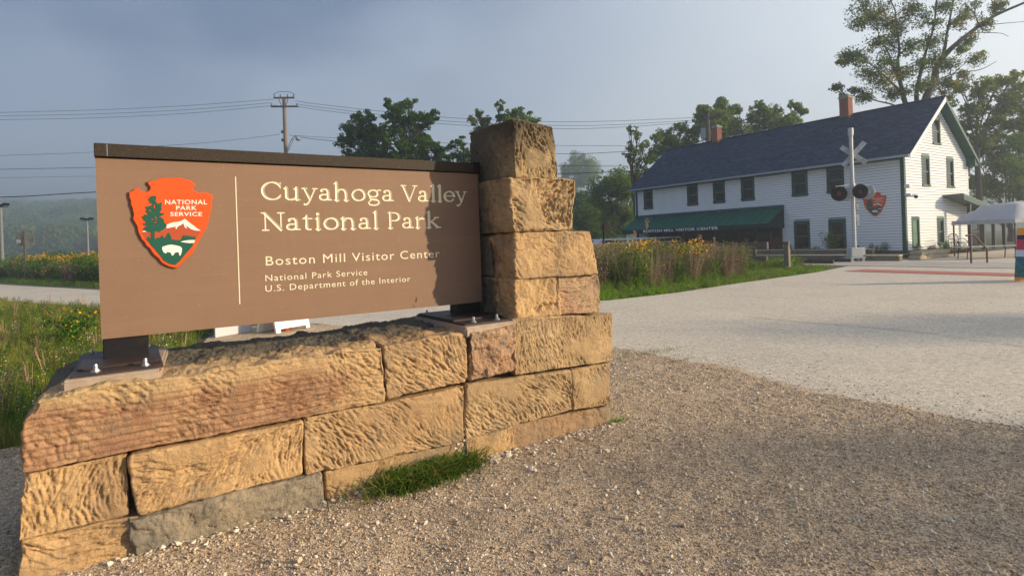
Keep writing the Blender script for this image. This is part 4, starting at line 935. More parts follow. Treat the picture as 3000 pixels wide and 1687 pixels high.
# camera on the corner
MB().box(-.1, .05, -.30, -.05, 2.9 + .5, 3.1 + .5).build('security_camera_bracket', M['clap'], house)
cx_, cz_ = GX(*Z7(975, 760))
_o = house.children[-1]; bpy.data.objects.remove(_o)
scm = MB().tube([(.0, -.05, cz_ + .08), (-.05, -.35, cz_ + .08)], .07, 8).tube([(.02, -.1, cz_), (.3, -.42, cz_ + .03)], .055, 8).build('security_camera', M['clap'], house)
MB().tube([(.3, -.42, cz_ - .14), (.3, -.42, cz_ - .1), (.3, -.42, cz_ + .02)], [.04, .09, .1], 10).build('lens', M['glass'], scm)
# side porch roof and glazed entrance behind the tent
px0, pz0 = GX(*Z4(250, 282)); 
pl = lambda u, v, y: HF_.onY(u, v, y)
M['proof'] = mat('porch_roof', (.10, .12, .13), .6, var=(.07, .09, .09), scale=2)
pr = MB().prism([(px0, pz0), (px0 + 6.6, pz0 - 1.05), (px0 + 6.6, pz0 - .88), (px0, pz0 + .14)], 'y', -1.0, 3.0).build('porch_roof', M['proof'], house)
MB().prism([(px0, pz0 - .20), (px0 + 6.6, pz0 - 1.25), (px0 + 6.6, pz0 - 1.0), (px0, pz0 + .06)], 'y', -1.03, -1.0).build('fascia', M['trim'], pr)
for i, dx in enumerate((1.05, 3.0, 4.6, 6.3)):
    MB().box(px0 + dx, px0 + dx + .16, -.95, -.79, -.1, pz0 - .2 - .16 * (dx + .2)).build('porch_post', M['store'], house)
gl = MB(); 
for dx in (1.3, 2.4, 3.6, 4.8, 6.0): gl.box(px0 + dx, px0 + dx + .07, .3, .36, -.1, 2.1)
for zz in (.0, .9, 2.05): gl.box(px0 + 1.3, px0 + 6.07, .302, .358, zz, zz + .07)
gf = gl.build('glazed_screen', M['store'], house)
for i, dx in enumerate((1.37, 2.47, 3.67, 4.87)):
    for z0_, z1_ in ((.07, .9), (.97, 2.05)): MB().box(px0 + dx, px0 + (2.4, 3.6, 4.8, 6.0)[i], .325, .331, z0_, z1_).build('pane', M['glass'], gf)
# ------------------------------------------------------------------ yard, ledges, railway
HX = HF_
ledge_x = -4.55
def hw(x, y, z=0): return tuple(HX.w(x, y, z - HX.o[2]))
M['ledge'] = mat('ledge_sandstone', (.16, .135, .10), .9, var=(.24, .20, .14), scale=1.5, bump=.5, bscale=20, bdist=.02)
M['ledgetop'] = mat('pale_ledge_top', (.62, .53, .40), .85, var=(.55, .46, .34), scale=2)
M['yardm'] = mat('yard_soil', (.09, .10, .045), .95, var=(.13, .11, .06), scale=2)
yard = [hw(ledge_x + .2, -.9)[:2], hw(ledge_x + .2, 26)[:2], hw(9, 26)[:2], hw(9, -.9)[:2]]
sheet('yard', yard, .19, M['yardm'], 50)
def ledge(nm, x, y0, y1, z0, z1, wd, bl, label):
    t = empty(nm, hw(x, y0, 0), HX.rz, label=label, cat='wall'); y = 0; rng = np.random.default_rng(int(abs(x) * 10)); L = y1 - y0
    while y < L - .1:
        l = min(rng.uniform(.75, 1.25) * bl, L - y)
        if L - y - l < .4: l = L - y
        MB().box(0 + rng.uniform(0, .03), wd, y + .008, y + l - .008, z0, z1 - .05).build('block', M['ledge'], t, bevel=.015)
        MB().box(-.03, wd + .02, y + .004, y + l - .004, z1 - .048, z1).build('coping', M['ledgetop'], t, bevel=.008); y += l
    return t
ledge('stone_ledge', ledge_x, -1.6, 24, -.05, .28, .35, 1.2, 'low ledge of long stone blocks beside the railway track')
ledge('stone_ledge', -1.9, .8, 24, .15, .48, .3, 1.5, 'pale topped ledge edging the planting bed at the white building')
t = empty('stone_ledge', hw(-3.2, -1.2, 0), HX.rz, label='short pale stone block wall by the handrail at the tent', cat='wall')
for i in range(4):
    for j in range(2): MB().box(i * .8 + .01 + .2 * j, i * .8 + .79 + .2 * j, -.7, -.2, .0 + .2 * j, .19 + .2 * j).build('block', mat('pale_block', (.45, .38, .27), .9, var=(.36, .3, .2), scale=3) if (i, j) == (0, 0) else bpy.data.materials['pale_block'], t, bevel=.02)
# side terrace towards the tent
sheet('terrace', [hw(-1.6, -1.1)[:2], hw(16, -1.1)[:2], hw(16, -9)[:2], hw(-3, -3.4)[:2]], -.004, M['concrete'], 50)
# track bed
M['ballast'] = mat('dark_ballast', (.07, .075, .085), .95, var=(.13, .13, .14), scale=14, bump=1, bscale=30, bdist=.05)
R1, R2 = -6.1, -7.6
sheet('track_bed', [hw(R1 + 1.2, 1.2)[:2], hw(R1 + 1.2, 60)[:2], hw(R2 - 1.4, 60)[:2], hw(R2 - 1.4, 1.6)[:2]], -.002, M['ballast'], 50)
M['rail'] = mat('rail_steel', (.05, .04, .045), .5, metal=.4, var=(.10, .07, .06), scale=5); M['railtop'] = mat('rail_head', (.35, .35, .38), .3, metal=.8)
track = empty('railway_track', hw((R1 + R2) / 2, 0), HX.rz, label='dark steel railway track running past the white building', cat='railway track')
for rx in (R1, R2):
    x = rx - (R1 + R2) / 2
    r = MB().prism([(x - .07, .0), (x + .07, .0), (x + .012, .04), (x + .012, .12), (x + .035, .13), (x + .035, .17), (x - .035, .17), (x - .035, .13), (x - .012, .12), (x - .012, .04)], 'y', -.2, 60).build('rail', M['rail'], track)
    MB().box(x - .03, x + .03, -.2, 60, .1705, .172).build('rail_head', M['railtop'], r)
M['tie'] = mat('creosote_tie', (.045, .035, .03), .9)
for i in range(70): MB().box(-1.3, 1.3, 1.0 + i * .55, 1.24 + i * .55, -.08, .02).build('sleeper', M['tie'], track)
# level crossing: slots of the rails across the path
M['slot'] = mat('rail_slot', (.07, .07, .08), .6); M['xpanel'] = mat('crossing_concrete', (.48, .43, .37), .9, var=(.42, .38, .33), scale=2, bump=.4, bscale=90, bdist=.005)
xing = empty('level_crossing', hw(-6.85, -7), HX.rz, label='concrete panels carrying the path across the rails', cat='crossing')
for a, b in ((-2.0, -.84), (-.68, .66), (.82, 1.9)): 
    for q in range(5): MB().box(a, b, -9 + q * 3.4 + .01, -9 + (q + 1) * 3.4 - .01, -.05, .012).build('panel', M['xpanel'], xing, bevel=.01)
for a, b in ((-.84, -.68), (.66, .82)): MB().box(a, b, -9, 8, -.05, -.0).build('rail_slot', M['slot'], xing)
# tactile paving: pink red truncated dome tiles
M['tact'] = mat('red_tactile', (.56, .20, .165), .8, var=(.50, .17, .14), scale=5)
tA, tB = np.array([12.2, 21.35]), np.array([15.3, 15.6]); tl = np.linalg.norm(tB - tA); td = (tB - tA) / tl
tac = empty('tactile_strip', (tA[0], tA[1], 0), math.atan2(td[1], td[0]), label='strip of pinkish red tactile paving across the path before the rails', cat='paving')
n = int(tl / .62)
tile = MB().box(.004, .606, 0, .606, -.01, .004)
for i in range(9):
    for j in range(9): cx, cy = .035 + i * .067, .035 + j * .067; tile.add([(cx - .018, cy - .018, .004), (cx + .018, cy - .018, .004), (cx + .018, cy + .018, .004), (cx - .018, cy + .018, .004), (cx, cy, .012)], [(0, 1, 4), (1, 2, 4), (2, 3, 4), (3, 0, 4)])
tm = tile.mesh('tile'); tm.materials.append(M['tact'])
for i in range(n):
    for j in range(2):
        o = bpy.data.objects.new('tile', tm); COL.objects.link(o); o.parent = tac; o.location = (i * .61, j * .61, 0)
# ------------------------------------------------------------------ crossing signal
M['alu'] = mat('aluminium_pole', (.52, .53, .52), .5, metal=.2, var=(.44, .46, .46), scale=3, spec=.4)
M['sblack'] = mat('signal_black', (.006, .006, .007), .8, spec=.08); M['redlens'] = mat('dark_red_lens', (.13, .004, .004), .3, spec=.3); M['whiteb'] = mat('white_reflective_board', (.30, .32, .32), .5, var=(.5, .52, .53), scale=4)
sb = np.array([16.35, 27.76]); sig = empty('crossing_signal', (*sb, 0), 0, label='silver railway crossing signal post with crossbuck and dark round lamps', cat='railway signal')
Y_ = sb[1]
def SP(u, v, dy=0): p = P(u, v, Y_ + dy); return (p[0] - sb[0], dy, p[2])
Z9 = lambda x, y: (2400 + x * .28985, 380 + y * .28985)
top = SP(*Z9(300, 45)); cxp = 0
MB().tube([(0, 0, .55), (0, 0, top[2])], .085, 16).build('pole', M['alu'], sig, smooth=True)
MB().tube([(0, 0, top[2] - .05), (0, 0, top[2] + .28)], .12, 14).tube([(0, 0, top[2] - .16), (0, 0, top[2] - .04)], [.09, .11], 12).build('pole_cap', M['alu'], sig)
MB().box(-.28, .28, -.22, .22, .22, .66).box(.29, .42, -.16, .16, .30, .66).build('junction_base', M['alu'], sig, bevel=.02)
bfm = MB()
for i in (-1, 1):
    for j in (-1, 1): bfm.box(i * .26 - .06, i * .26 + .06, j * .2 - .06, j * .2 + .06, -.05, .19)
bfm.box(-.36, .36, -.28, .28, .16, .22).build('footing', M['alu'], sig)
zc = SP(*Z9(352, 262))[2]; xc = .16
def board(a, b, w, dy):
    pa, pb = SP(*Z9(*a)), SP(*Z9(*b)); A_ = Vector((pa[0], dy + .18, pa[2])); B_ = Vector((pb[0], dy - .12, pb[2])); return MB().bar(A_, B_, .025, w)
ua, ub = SP(*Z9(245, 170)), SP(*Z9(490, 330)); va_, vb_ = SP(*Z9(262, 365)), SP(*Z9(468, 122))
def flat(a, b, w, y0, y1):
    a = Vector((a[0], y0, a[2])); b = Vector((b[0], y1, b[2])); t = (b - a).normalized(); n = Vector((-.8, -1, 0)).normalized(); s = t.cross(n).normalized() * w / 2; n = n * .015
    return MB().add([a - s - n, a + s - n, b + s - n, b - s - n, a - s + n, a + s + n, b + s + n, b - s + n], [(0, 1, 2, 3), (7, 6, 5, 4), (0, 4, 5, 1), (1, 5, 6, 2), (2, 6, 7, 3), (3, 7, 4, 0)])
flat(ua, ub, .23, .20, .12).build('crossbuck_board', M['whiteb'], sig); flat(va_, vb_, .23, .16, .06).build('crossbuck_board', M['whiteb'], sig)
la = SP(*Z9(160, 578)); lb = SP(*Z9(485, 570))
MB().tube([(la[0], -.05, la[2]), (0, -.05, la[2] + .06), (lb[0], -.05, lb[2])], .03, 8).tube([(0, 0, la[2] - .1), (0, 0, la[2] + .12)], .12, 12).build('lamp_arm', M['alu'], sig, smooth=True)
def lamp(c, r, n, behind=False):
    c = Vector(c); n = Vector(n).normalized()
    l = MB().tube([c - n * .02, c + n * .0], r, 28).tube([c - n * .20, c - n * .12, c - n * .02], [.05, .11, .15], 16).build('lamp_housing', M['sblack'] if not behind else M['alu'], sig, smooth=True)
    if behind: MB().tube([c + n * .001, c + n * .02], r, 24).build('lamp_background', M['sblack'], l)
    MB().tube([c + n * .002, c + n * .02, c + n * .03], [.105, .105, .07], 20).build('lens', M['redlens'], l)
    a = n.cross(Vector((0, 0, 1))).normalized(); b = a.cross(n).normalized(); vs = []; fs = []; k = 14
    for i in range(k + 1):
        q = math.radians(-15 + 210 * i / k); d = a * math.cos(q) + b * math.sin(q)
        vs += [c + d * .125, c + d * .14 + n * (.10 + .16 * max(0, math.sin(q)))]
    for i in range(k): fs.append((2 * i, 2 * i + 1, 2 * i + 3, 2 * i + 2))
    MB().add(vs, fs).build('visor', M['sblack'], l)
r_ = 21.5 / F * Y_
c1, c2 = SP(*Z9(175, 652)), SP(*Z9(378, 630)); lamp((c1[0], -.22, c1[2]), r_, (-.35, -1, -.02)); lamp((c2[0], -.30, c2[2]), r_, (-.15, -1, -.02))
c3, c4 = SP(*Z9(278, 652)), SP(*Z9(505, 632)); lamp((c3[0], .15, c3[2]), r_ * .95, (.9, .75, 0), True); lamp((c4[0], .1, c4[2]), r_ * .95, (.95, .6, 0), True)
q = SP(*Z9(370, 780)); MB().box(.12, .24, -.06, .06, q[2] - .12, q[2] + .12).build('plate', M['whiteb'], sig)
q = SP(*Z9(375, 915)); MB().box(.11, .26, -.04, .04, q[2] - .26, q[2] + .26).build('plate', M['whiteb'], sig)
# ------------------------------------------------------------------ timber fence and marker post
M['wood'] = mat('weathered_fence_timber', (.22, .165, .11), .9, var=(.13, .10, .085), scale=5, stretch=(1, 1, .3), bump=.6, bscale=60, bdist=.006)
M['woodd'] = mat('dark_fence_rail', (.10, .075, .065), .9, var=(.16, .12, .10), scale=6, bump=.6, bscale=60, bdist=.006)
fb = np.array([9.82, 23.53]); yd = np.array([HX.y[0], HX.y[1]])
tf = empty('timber_rail_fence', (*fb, 0), HX.rz, label='weathered timber fence with one heavy dark top rail beside the flower bed', cat='fence')
for i in range(6): MB().box(-.07, .07, i * 2.4 - .07, i * 2.4 + .07, -.1, .97).build('post', M['wood'], tf, bevel=.006)
MB().box(-.14, .0, -.62, 12.5, .86, 1.14).build('top_rail', M['woodd'], tf, bevel=.01)
MB().box(-.20, -.072, -.62, 1.2, .40, .58).build('lower_rail', M['woodd'], tf, bevel=.01)
mp0 = np.array([11.05, 23.38]); mk = empty('marker_post', (*mp0, 0), HX.rz + .2, label='short grey post with a slanted top standing in the grass by the path', cat='post')
MB().prism([(-.11, -.1), (.11, -.1), (.11, .80), (-.0, 1.0), (-.11, 1.0)], 'y', -.09, .09).build('post_body', mat('grey_post_paint', (.16, .135, .11), .8, var=(.2, .17, .13), scale=8), mk, bevel=.008)
MB().box(-.14, .06, -.11, .11, .99, 1.13).build('post_cap', M['woodd'], mk, bevel=.01)
# white rail fence far off
wf = P(1800, 700, 44.); wfl = empty('white_rail_fence', (wf[0], wf[1], 0), -.15, label='distant white two rail fence left of the white building', cat='fence')
zt = P(1800, 699, 44.)[2] - 0
for i in range(8): MB().box(-7 + i * 2 - .05, -7 + i * 2 + .05, -.05, .05, 0, zt + .05).build('post', M['clap'], wfl)
for zz in (zt, zt - .32): MB().box(-7.2, 7.2, -.09, -.05, zz - .11, zz).build('rail', M['clap'], wfl)
# small red sign on a dark post
rp = P(1767, 662, 38.); rs = empty('small_red_sign', (rp[0], rp[1], 0), 0, label='small dark red sign on a thin dark post among the flowers', cat='sign')
MB().box(-.05, .05, -.04, .04, 0, rp[2] + .1).build('post', M['sblack'], rs); MB().box(.05, .40, -.03, .0, rp[2] - .2, rp[2] + .1).build('sign_panel', mat('dull_red', (.22, .06, .05), .7), rs)
# parked car glimpsed beyond the fence
cp = P(1850, 697, 46.); car = empty('parked_car', (cp[0] - 2, cp[1], 0), .2, label='pale car parked beyond the white rail fence, almost hidden by flowers', cat='car')
bd = MB(); prof = [(-2.1, .3), (-2.15, .75), (-1.9, .9), (-1.2, .98), (-.6, 1.42), (.7, 1.45), (1.4, 1.0), (2.1, .92), (2.2, .6), (2.15, .3)]
bd.prism(prof, 'y', -.85, .85).build('body', mat('pale_car_paint', (.5, .52, .55), .3, spec=.6), car, bevel=.08, seg=2)
MB().prism([(-1.08, 1.0), (-.56, 1.36), (.66, 1.39), (1.22, 1.02)], 'y', -.87, .87).build('windows', M['glass'], car)
for wx in (-1.35, 1.35):
    for wy in (-.8, .8): MB().tube([(wx, wy - .1, .32), (wx, wy + .1, .32)], .32, 16).build('wheel', M['sblack'], car)
# ------------------------------------------------------------------ tent, table, handrail, bench, boards
M['canvas'] = mat('grey_white_canvas', (.50, .50, .50), .85, var=(.44, .44, .46), scale=1.2, bump=.5, bscale=4, bdist=.05, spec=.1)
tY = 26.6; ta = P(2974, 651, tY); te = 1.76; 
tnt = empty('canopy_tent', (ta[0], ta[1], 0), .20, label='pale grey canopy tent with a scalloped edge beside the white building', cat='tent')
pk = 2.30; S_ = 3.1; n = 14; vs = []; fs = []
for i in range(n + 1):
    for j in range(n + 1):
        a, b = i / n, j / n; m = min(a, 1 - a, b, 1 - b) * 2; h = te + (pk + .1 - te) * min(1, (m * 2.2)) ** .9 + .25 * m - .05 * math.sin(math.pi * a) * (1 if m == 0 else 0) + .025 * vnoise(np.array([a * 9.]), np.array([b * 9.]))[0]
        vs.append((a * S_ * 1.5, b * S_, h))
for i in range(n):
    for j in range(n): q = i * (n + 1) + j; fs.append((q, q + n + 1, q + n + 2, q + 1))
cn = MB().add(vs, fs).build('canopy', M['canvas'], tnt, smooth=True); cn.data.shade_smooth()
vm = MB(); W_ = S_ * 1.5
def val(a, b):
    k = 12
    for i in range(k):
        p = [(a[0] + (b[0] - a[0]) * t, a[1] + (b[1] - a[1]) * t) for t in (i / k, (i + 1) / k)]; w = .02 * math.sin(i * 1.3)
        vm.add([(p[0][0], p[0][1] - .01, te), (p[1][0], p[1][1] - .01, te), (p[1][0], p[1][1] - .01 + w, te - .19), (p[0][0], p[0][1] - .01 + w, te - .19)], [(0, 1, 2, 3)])
val((0, 0), (W_, 0)); val((0, 0), (0, S_)); val((W_, 0), (W_, S_)); val((0, S_), (W_, S_)); vm.build('valance', M['canvas'], tnt)
for x, y in ((.06, .06), (W_ - .06, .06), (.06, S_ - .06), (W_ - .06, S_ - .06), (2.55, .06)): MB().box(x - .025, x + .025, y - .025, y + .025, -.05, te).build('leg', M['store'], tnt)
def at(u, v, Y, z=None):
    p = P(u, v, Y); return p
tb0 = P(2818, 724, 26.2); tb1 = P(2985, 722, 26.2); tz = tb0[2] + .0
tab = empty('folding_table', (tb0[0], 26.2, 0), 0, label='long white topped folding table under the canopy tent', cat='table')
L_ = tb1[0] - tb0[0] + 1.0
MB().box(0, L_, 0, .75, tz - .04, tz).build('table_top', M['whiteb'], tab, bevel=.015)
for x in (.35, L_ - 1.05): 
    for y in (.1, .65): MB().bar((x, y, tz - .04), (x - .05, y, -.01), .03, .03).build('leg', M['store'], tab)
    MB().bar((x, .35, tz - .08), (x + .6, .35, tz - .2), .02, .02).build('brace', M['store'], tab)
hr0, hr1, hr2 = P(2845, 755, 23.2), P(2845, 690, 23.2), P(2891, 732, 23.2)
M['rusty'] = mat('rust_brown_rail', (.10, .045, .035), .6, var=(.15, .06, .04), scale=10)
hr = empty('handrail', (hr0[0], 23.2, 0), 0, label='rust brown metal handrail sloping down beside the tent', cat='railing')
x2 = hr2[0] - hr0[0]
MB().tube([(0, 0, -.02), (0, 0, hr1[2])], .035, 8).build('post', M['rusty'], hr); MB().tube([(x2, 0, -.02), (x2, 0, hr2[2])], .035, 8).build('post', M['rusty'], hr)
MB().tube([(-.18, 0, hr1[2] + .0), (.12, 0, hr1[2] + .01), (x2 + .03, 0, hr2[2] + .02)], .038, 8).build('top_rail', M['rusty'], hr, smooth=True)
# curved metal bench in front of the gable wall
bn = empty('garden_bench', hw(3.05, -.85, .2), HX.rz, label='dark curved metal garden bench against the white gable wall', cat='bench')
MB().box(0, 1.3, -.45, 0, .40, .43).build('seat', M['sblack'], bn)
for x in (0, 1.3): MB().tube(smooth_curve([(x, -.45, 0), (x, -.42, .4), (x, -.2, .62), (x, 0, .62)], 4), .018, 6).tube([(x, 0, 0), (x, .05, .75)], .018, 6).build('leg', M['sblack'], bn)
MB().tube(smooth_curve([(0, .05, .75), (.3, .06, .88), (.65, .06, .92), (1., .06, .88), (1.3, .05, .75)], 5), .018, 6).build('back_rail', M['sblack'], bn)
for i in range(7): MB().tube([(.15 + i * .166, .0, .42), (.15 + i * .166, .055, .80 + .09 * math.sin(math.pi * (i + .6) / 7.2))], .011, 5).build('spindle', M['sblack'], bn)
# sandwich board at the right edge
ab = P(2973, 823, 15.38); af_ = empty('sandwich_board', (ab[0], 15.38, 0), -.70, label='bright sandwich board with orange frame and maroon white and blue poster on the path', cat='sign')
M['orp'] = mat('orange_plastic', (.78, .30, .01), .5); M['navy'] = mat('navy_print', (.01, .012, .06), .6); M['mar'] = mat('maroon_print', (.42, .02, .075), .6); M['wp'] = mat('pale_print', (.55, .58, .66), .6)
M['pic'] = mat('teal_picture_print', (.01, .07, .09), .6, var=(.02, .20, .14), scale=16, var2=(.02, .06, .25), scale2=6)
kz = lambda y: P(2980, 650 + y * .12417, 15.38)[2]
ztop, zb = kz(150), kz(1395); tiltx = (ztop - zb)
lean = .22
def afr(nm, x0, x1, za, zb_, d0, d1, mt, par, both=False):
    # leaning face: y grows with height
    yy = lambda z: lean * z - .0
    tx = lambda z: (z - zb) / (ztop - zb) * .09
    vs = [(x + tx(z), yy(z) + d, z) for d in (d0, d1) for (x, z) in ((x0, za), (x1, za), (x1, zb_), (x0, zb_))]
    return MB().add(vs, [(0, 1, 2, 3), (7, 6, 5, 4), (0, 4, 5, 1), (1, 5, 6, 2), (2, 6, 7, 3), (3, 7, 4, 0)]).build(nm, mt, par)
WD = .70
fa = afr('front_panel', 0, WD, .07, ztop - .0, 0, .03, M['orp'], af_)
afr('foot', 0, .12, -.0, .068, 0, .03, M['orp'], af_); afr('foot', WD - .12, WD, -.0, .068, 0, .03, M['orp'], af_)
afr('print', .0, WD, kz(420), kz(318), -.004, -.001, M['navy'], fa); afr('print', .0, WD, kz(665), kz(421), -.004, -.001, M['mar'], fa)
afr('print', -.01, WD, kz(822), kz(666), -.004, -.001, M['wp'], fa); afr('print', -.01, WD - .01, kz(1305), kz(823), -.004, -.001, M['pic'], fa)
MB().add([(x, (2 * lean * ztop - lean * z) + .02 + d, z) for d in (0, .03) for (x, z) in ((0, 0), (WD, 0), (WD + .09, ztop), (.09, ztop))], [(0, 1, 2, 3), (7, 6, 5, 4), (0, 4, 5, 1), (1, 5, 6, 2), (2, 6, 7, 3), (3, 7, 4, 0)]).build('back_panel', M['orp'], af_)
def aft(txt, x0, x1, z0, z1):
    place_text('lettering', txt, M['wp'] if txt == 'O' else M['navy'], fa, lambda x, z, t: (x + (z - zb) / (ztop - zb) * .09, lean * z - .005 - .003 * t, z), box=(x0, x1, z0, z1), off=.02)
aft('O', P(2850 + 1145 * .12417, 700, 15.38)[0] - ab[0] - .04, P(2850 + 1145 * .12417, 700, 15.38)[0] - ab[0] + .10, kz(595), kz(510))
aft('TI', P(2850 + 1150 * .12417, 700, 15.38)[0] - ab[0] - .03, P(2850 + 1150 * .12417, 700, 15.38)[0] - ab[0] + .05, kz(800), kz(755))
# white barricade boards behind the wall
def hb(u, v): q = G(u, v); return q
z5 = lambda x, y: (730 + x * .08929, 900 + y * .08929)
A0, A1 = G(*z5(900, 860)), G(*z5(2000, 655))
M['wplast'] = mat('white_plastic', (.82, .80, .76), .45)
rzb = math.atan2(A1[1] - A0[1], A1[0] - A0[0]); Lb = float(np.linalg.norm((A1 - A0)[:2]))
wb = empty('a_frame_sign', (A0[0], A0[1], 0), rzb, label='white plastic folding sign seen through the gap under the brown sign', cat='sign')
def leanb(nm, x0, x1, z0, z1, s=1, off=0): return MB().add([(x, s * (lean * z) + off + d, z) for d in (0, .04) for (x, z) in ((x0, z0), (x1, z0), (x1, z1), (x0, z1))], [(0, 1, 2, 3), (7, 6, 5, 4), (0, 4, 5, 1), (1, 5, 6, 2), (2, 6, 7, 3), (3, 7, 4, 0)]).build(nm, M['wplast'], wb)
leanb('front_panel', 0, Lb, .06, 1.05); leanb('foot', 0, .1, 0, .06); leanb('foot', Lb - .09, Lb, 0, .06); leanb('back_panel', 0, Lb, .0, 1.05, -1, .5)
A2 = G(*z5(120, 870)); wb2 = empty('a_frame_sign', (A2[0] - .35, A2[1], 0), rzb, label='second folding sign in shade just left of the white one', cat='sign')
MB().box(-.35, .38, 0, .04, .0, .9).build('front_panel', mat('shaded_plastic', (.50, .52, .55), .5), wb2)  # greyer than the white plastic: shade put into its colour
cnq = G(*z5(740, 770)); cone = empty('orange_cone', (cnq[0] + .15, cnq[1] + .1, 0), 0, label='small orange cone beside the white folding sign', cat='traffic cone')
MB().tube([(0, 0, .02), (0, 0, .32)], [.10, .02], 14).build('cone_body', mat('orange_rubber', (.75, .08, .01), .6), cone, smooth=True); MB().box(-.14, .14, -.14, .14, 0, .025).build('cone_base', bpy.data.materials['orange_rubber'], cone)
# back of a notice sign, light poles on the left
q = P(71, 697, 38.); ns = empty('notice_sign', (q[0], 38., 0), .1, label='back of a weathered green grey road sign on a single post', cat='sign')
w_ = (329 - 162) * .2897 / F * 38; z1_ = P(71, 580 + 325 * .2897, 38.)[2]; z0_ = P(71, 580 + 485 * .2897, 38.)[2]
MB().box(-w_ / 2, w_ / 2, .03, .05, z0_, z1_).build('sign_panel', mat('weathered_sign_back', (.10, .12, .09), .7, var=(.26, .27, .25), scale=3.5), ns)
MB().box(-.06, .04, -.03, .03, 0, z1_ - .1).build('post', M['woodd'], ns)
MB().box(-w_ / 2 + .05, -w_ / 2 + .3, .005, .02, z0_ + .2, z0_ + .42).build('sticker', M['whiteb'], ns)
for (u, vt, vb, Y, lab) in ((255, 646, 725, 62., 'tall concrete light pole nearer the brown sign, topped by a cluster of lamps'), (2, 606, 735, 48., 'light pole cut by the left edge of the view')):
    a = P(u, vt, Y); lp = empty('light_pole', (a[0], Y, 0), 0, label=lab, cat='light pole', group='light poles in the field on the left')
    MB().tube([(0, 0, 0), (0, 0, a[2])], [.12, .09], 8).build('pole', mat('concrete_pole', (.24, .25, .24), .8) if 'concrete_pole' not in bpy.data.materials else bpy.data.materials['concrete_pole'], lp)
    for dx in (-.5, -.05, .42): MB().box(dx - .15, dx + .17, -.2, .2, a[2] + .05 + .1 * abs(dx), a[2] + .20 + .2 * abs(dx)).build('lamp_head', M['sblack'], lp, bevel=.03)
    MB().bar((-.6, 0, a[2] - .0), (.6, 0, a[2] - .0), .06, .06).build('crossarm', M['sblack'], lp)
# ------------------------------------------------------------------ utility poles and wires
M['pole'] = mat('weathered_utility_pole', (.20, .15, .13), .9, var=(.28, .22, .19), scale=4, stretch=(1, 1, .2), bump=.4, bscale=30)
M['wire'] = mat('black_wire', (.03, .032, .035), .6); M['ins'] = mat('insulator', (.10, .10, .11), .4)
Yp = 50.
a = P(832, 287, Yp); up = empty('utility_pole', (a[0], Yp, 0), .1, label='weathered wooden utility pole with double crossarms and a street lamp, behind the brown sign', cat='utility pole', group='wooden utility poles')
zt = a[2]; MB().tube([(0, 0, 0), (0, 0, zt)], [.20, .15], 12).build('pole', M['pole'], up, smooth=True)
px = Yp / F
for dz, hw_, dy in ((.0, .85, -.15), (.0, .85, .15), (-.75, 1.15, -.15), (-.75, 1.15, .15)):
    MB().bar((-hw_, dy, zt + dz + .0), (hw_, dy, zt + dz + .0), .07, .07).build('crossarm', M['woodd'], up)
for x in (-.8, -.3, .3, .8): MB().tube([(x, 0, zt + .05), (x, 0, zt + .28)], .05, 6).build('insulator', M['ins'], up)
for x in (-1.05, 1.05): MB().tube([(x, 0, zt - .7), (x, 0, zt - .5)], .05, 6).build('insulator', M['ins'], up)
for sx in (-1, 1): MB().bar((sx * .12, -.2, zt - .9), (sx * .45, -.2, zt + .02), .05, .05).build('brace', M['woodd'], up)
MB().tube(smooth_curve([(-.9, 0, zt + .28), (-.5, 0, zt + .5), (0, 0, zt + .52), (.5, 0, zt + .5), (.9, 0, zt + .28)], 4), .018, 4).build('jumper_wire', M['wire'], up)
zl = P(860, 403, Yp)[2]
la_ = MB().tube(smooth_curve([(.1, 0, zl - 1.2), (.45, 0, zl - .3), (.8, 0, zl + .1), (1.05, 0, zl + .05)], 4), .035, 6).tube([(.1, 0, zl - 1.4), (.7, 0, zl - .1)], .025, 5).build('lamp_arm', M['pole'], up)
MB().tube([(1.02, 0, zl - .28), (1.05, 0, zl - .15), (1.08, 0, zl + .02), (1.1, 0, zl + .12)], [.09, .24, .22, .08], 12).build('lamp_head', mat('lamp_grey', (.4, .42, .44), .5), up)
for q in (zl - .2, zl + .5): MB().box(-.32, -.16, -.06, .06, q - .12, q + .12).build('insulator', M['ins'], up)
Yq = 52.
b = P(2073, 333, Yq); up2 = empty('utility_pole', (b[0], Yq, 0), -.5, label='dark utility pole with slanting crossarm and grey transformer behind the far chimney', cat='utility pole', group='wooden utility poles')
MB().tube([(0, 0, 0), (0, 0, b[2])], [.2, .15], 12).build('pole', M['woodd'], up2, smooth=True)
ca = P(2073, 348, Yq)[2]; MB().bar((-1.15, 0, ca - .3), (1.15, 0, ca + .28), .13, .16).build('crossarm', M['woodd'], up2); MB().bar((-1.15, .25, ca - .3), (1.15, .25, ca + .28), .13, .16).build('crossarm', M['woodd'], up2)
for x in (-1, -.35, .5, 1): MB().tube([(x, .12, ca + x * .26), (x, .12, ca + x * .26 + .28)], .05, 6).build('insulator', M['ins'], up2)
tz_ = P(2065, 391, Yq)[2]; tr = MB().tube([(-.42, 0, tz_ - .42), (-.42, 0, tz_ + .42)], .24, 14).tube([(-.42, 0, tz_ + .42), (-.42, 0, tz_ + .5)], [.26, .15], 14).build('transformer', mat('transformer_grey', (.34, .38, .40), .5), up2)
MB().tube([(-.42, 0, tz_ + .5), (-.42, 0, tz_ + .72)], .04, 6).build('bushing', M['ins'], tr)
def wire(pts, Y0, Y1, r, lab):
    n = len(pts); us = [q[0] for q in pts]
    W_ = [P(u, v, Y0 + (Y1 - Y0) * (u - us[0]) / (us[-1] - us[0])) for u, v in pts]
    o = MB().tube(smooth_curve(W_, 8), r, 4).build('power_line', M['wire']); setp(o, lab, 'power line', 'overhead lines')
g = lambda x, y: (x * .38820, 250 + y * .38820)
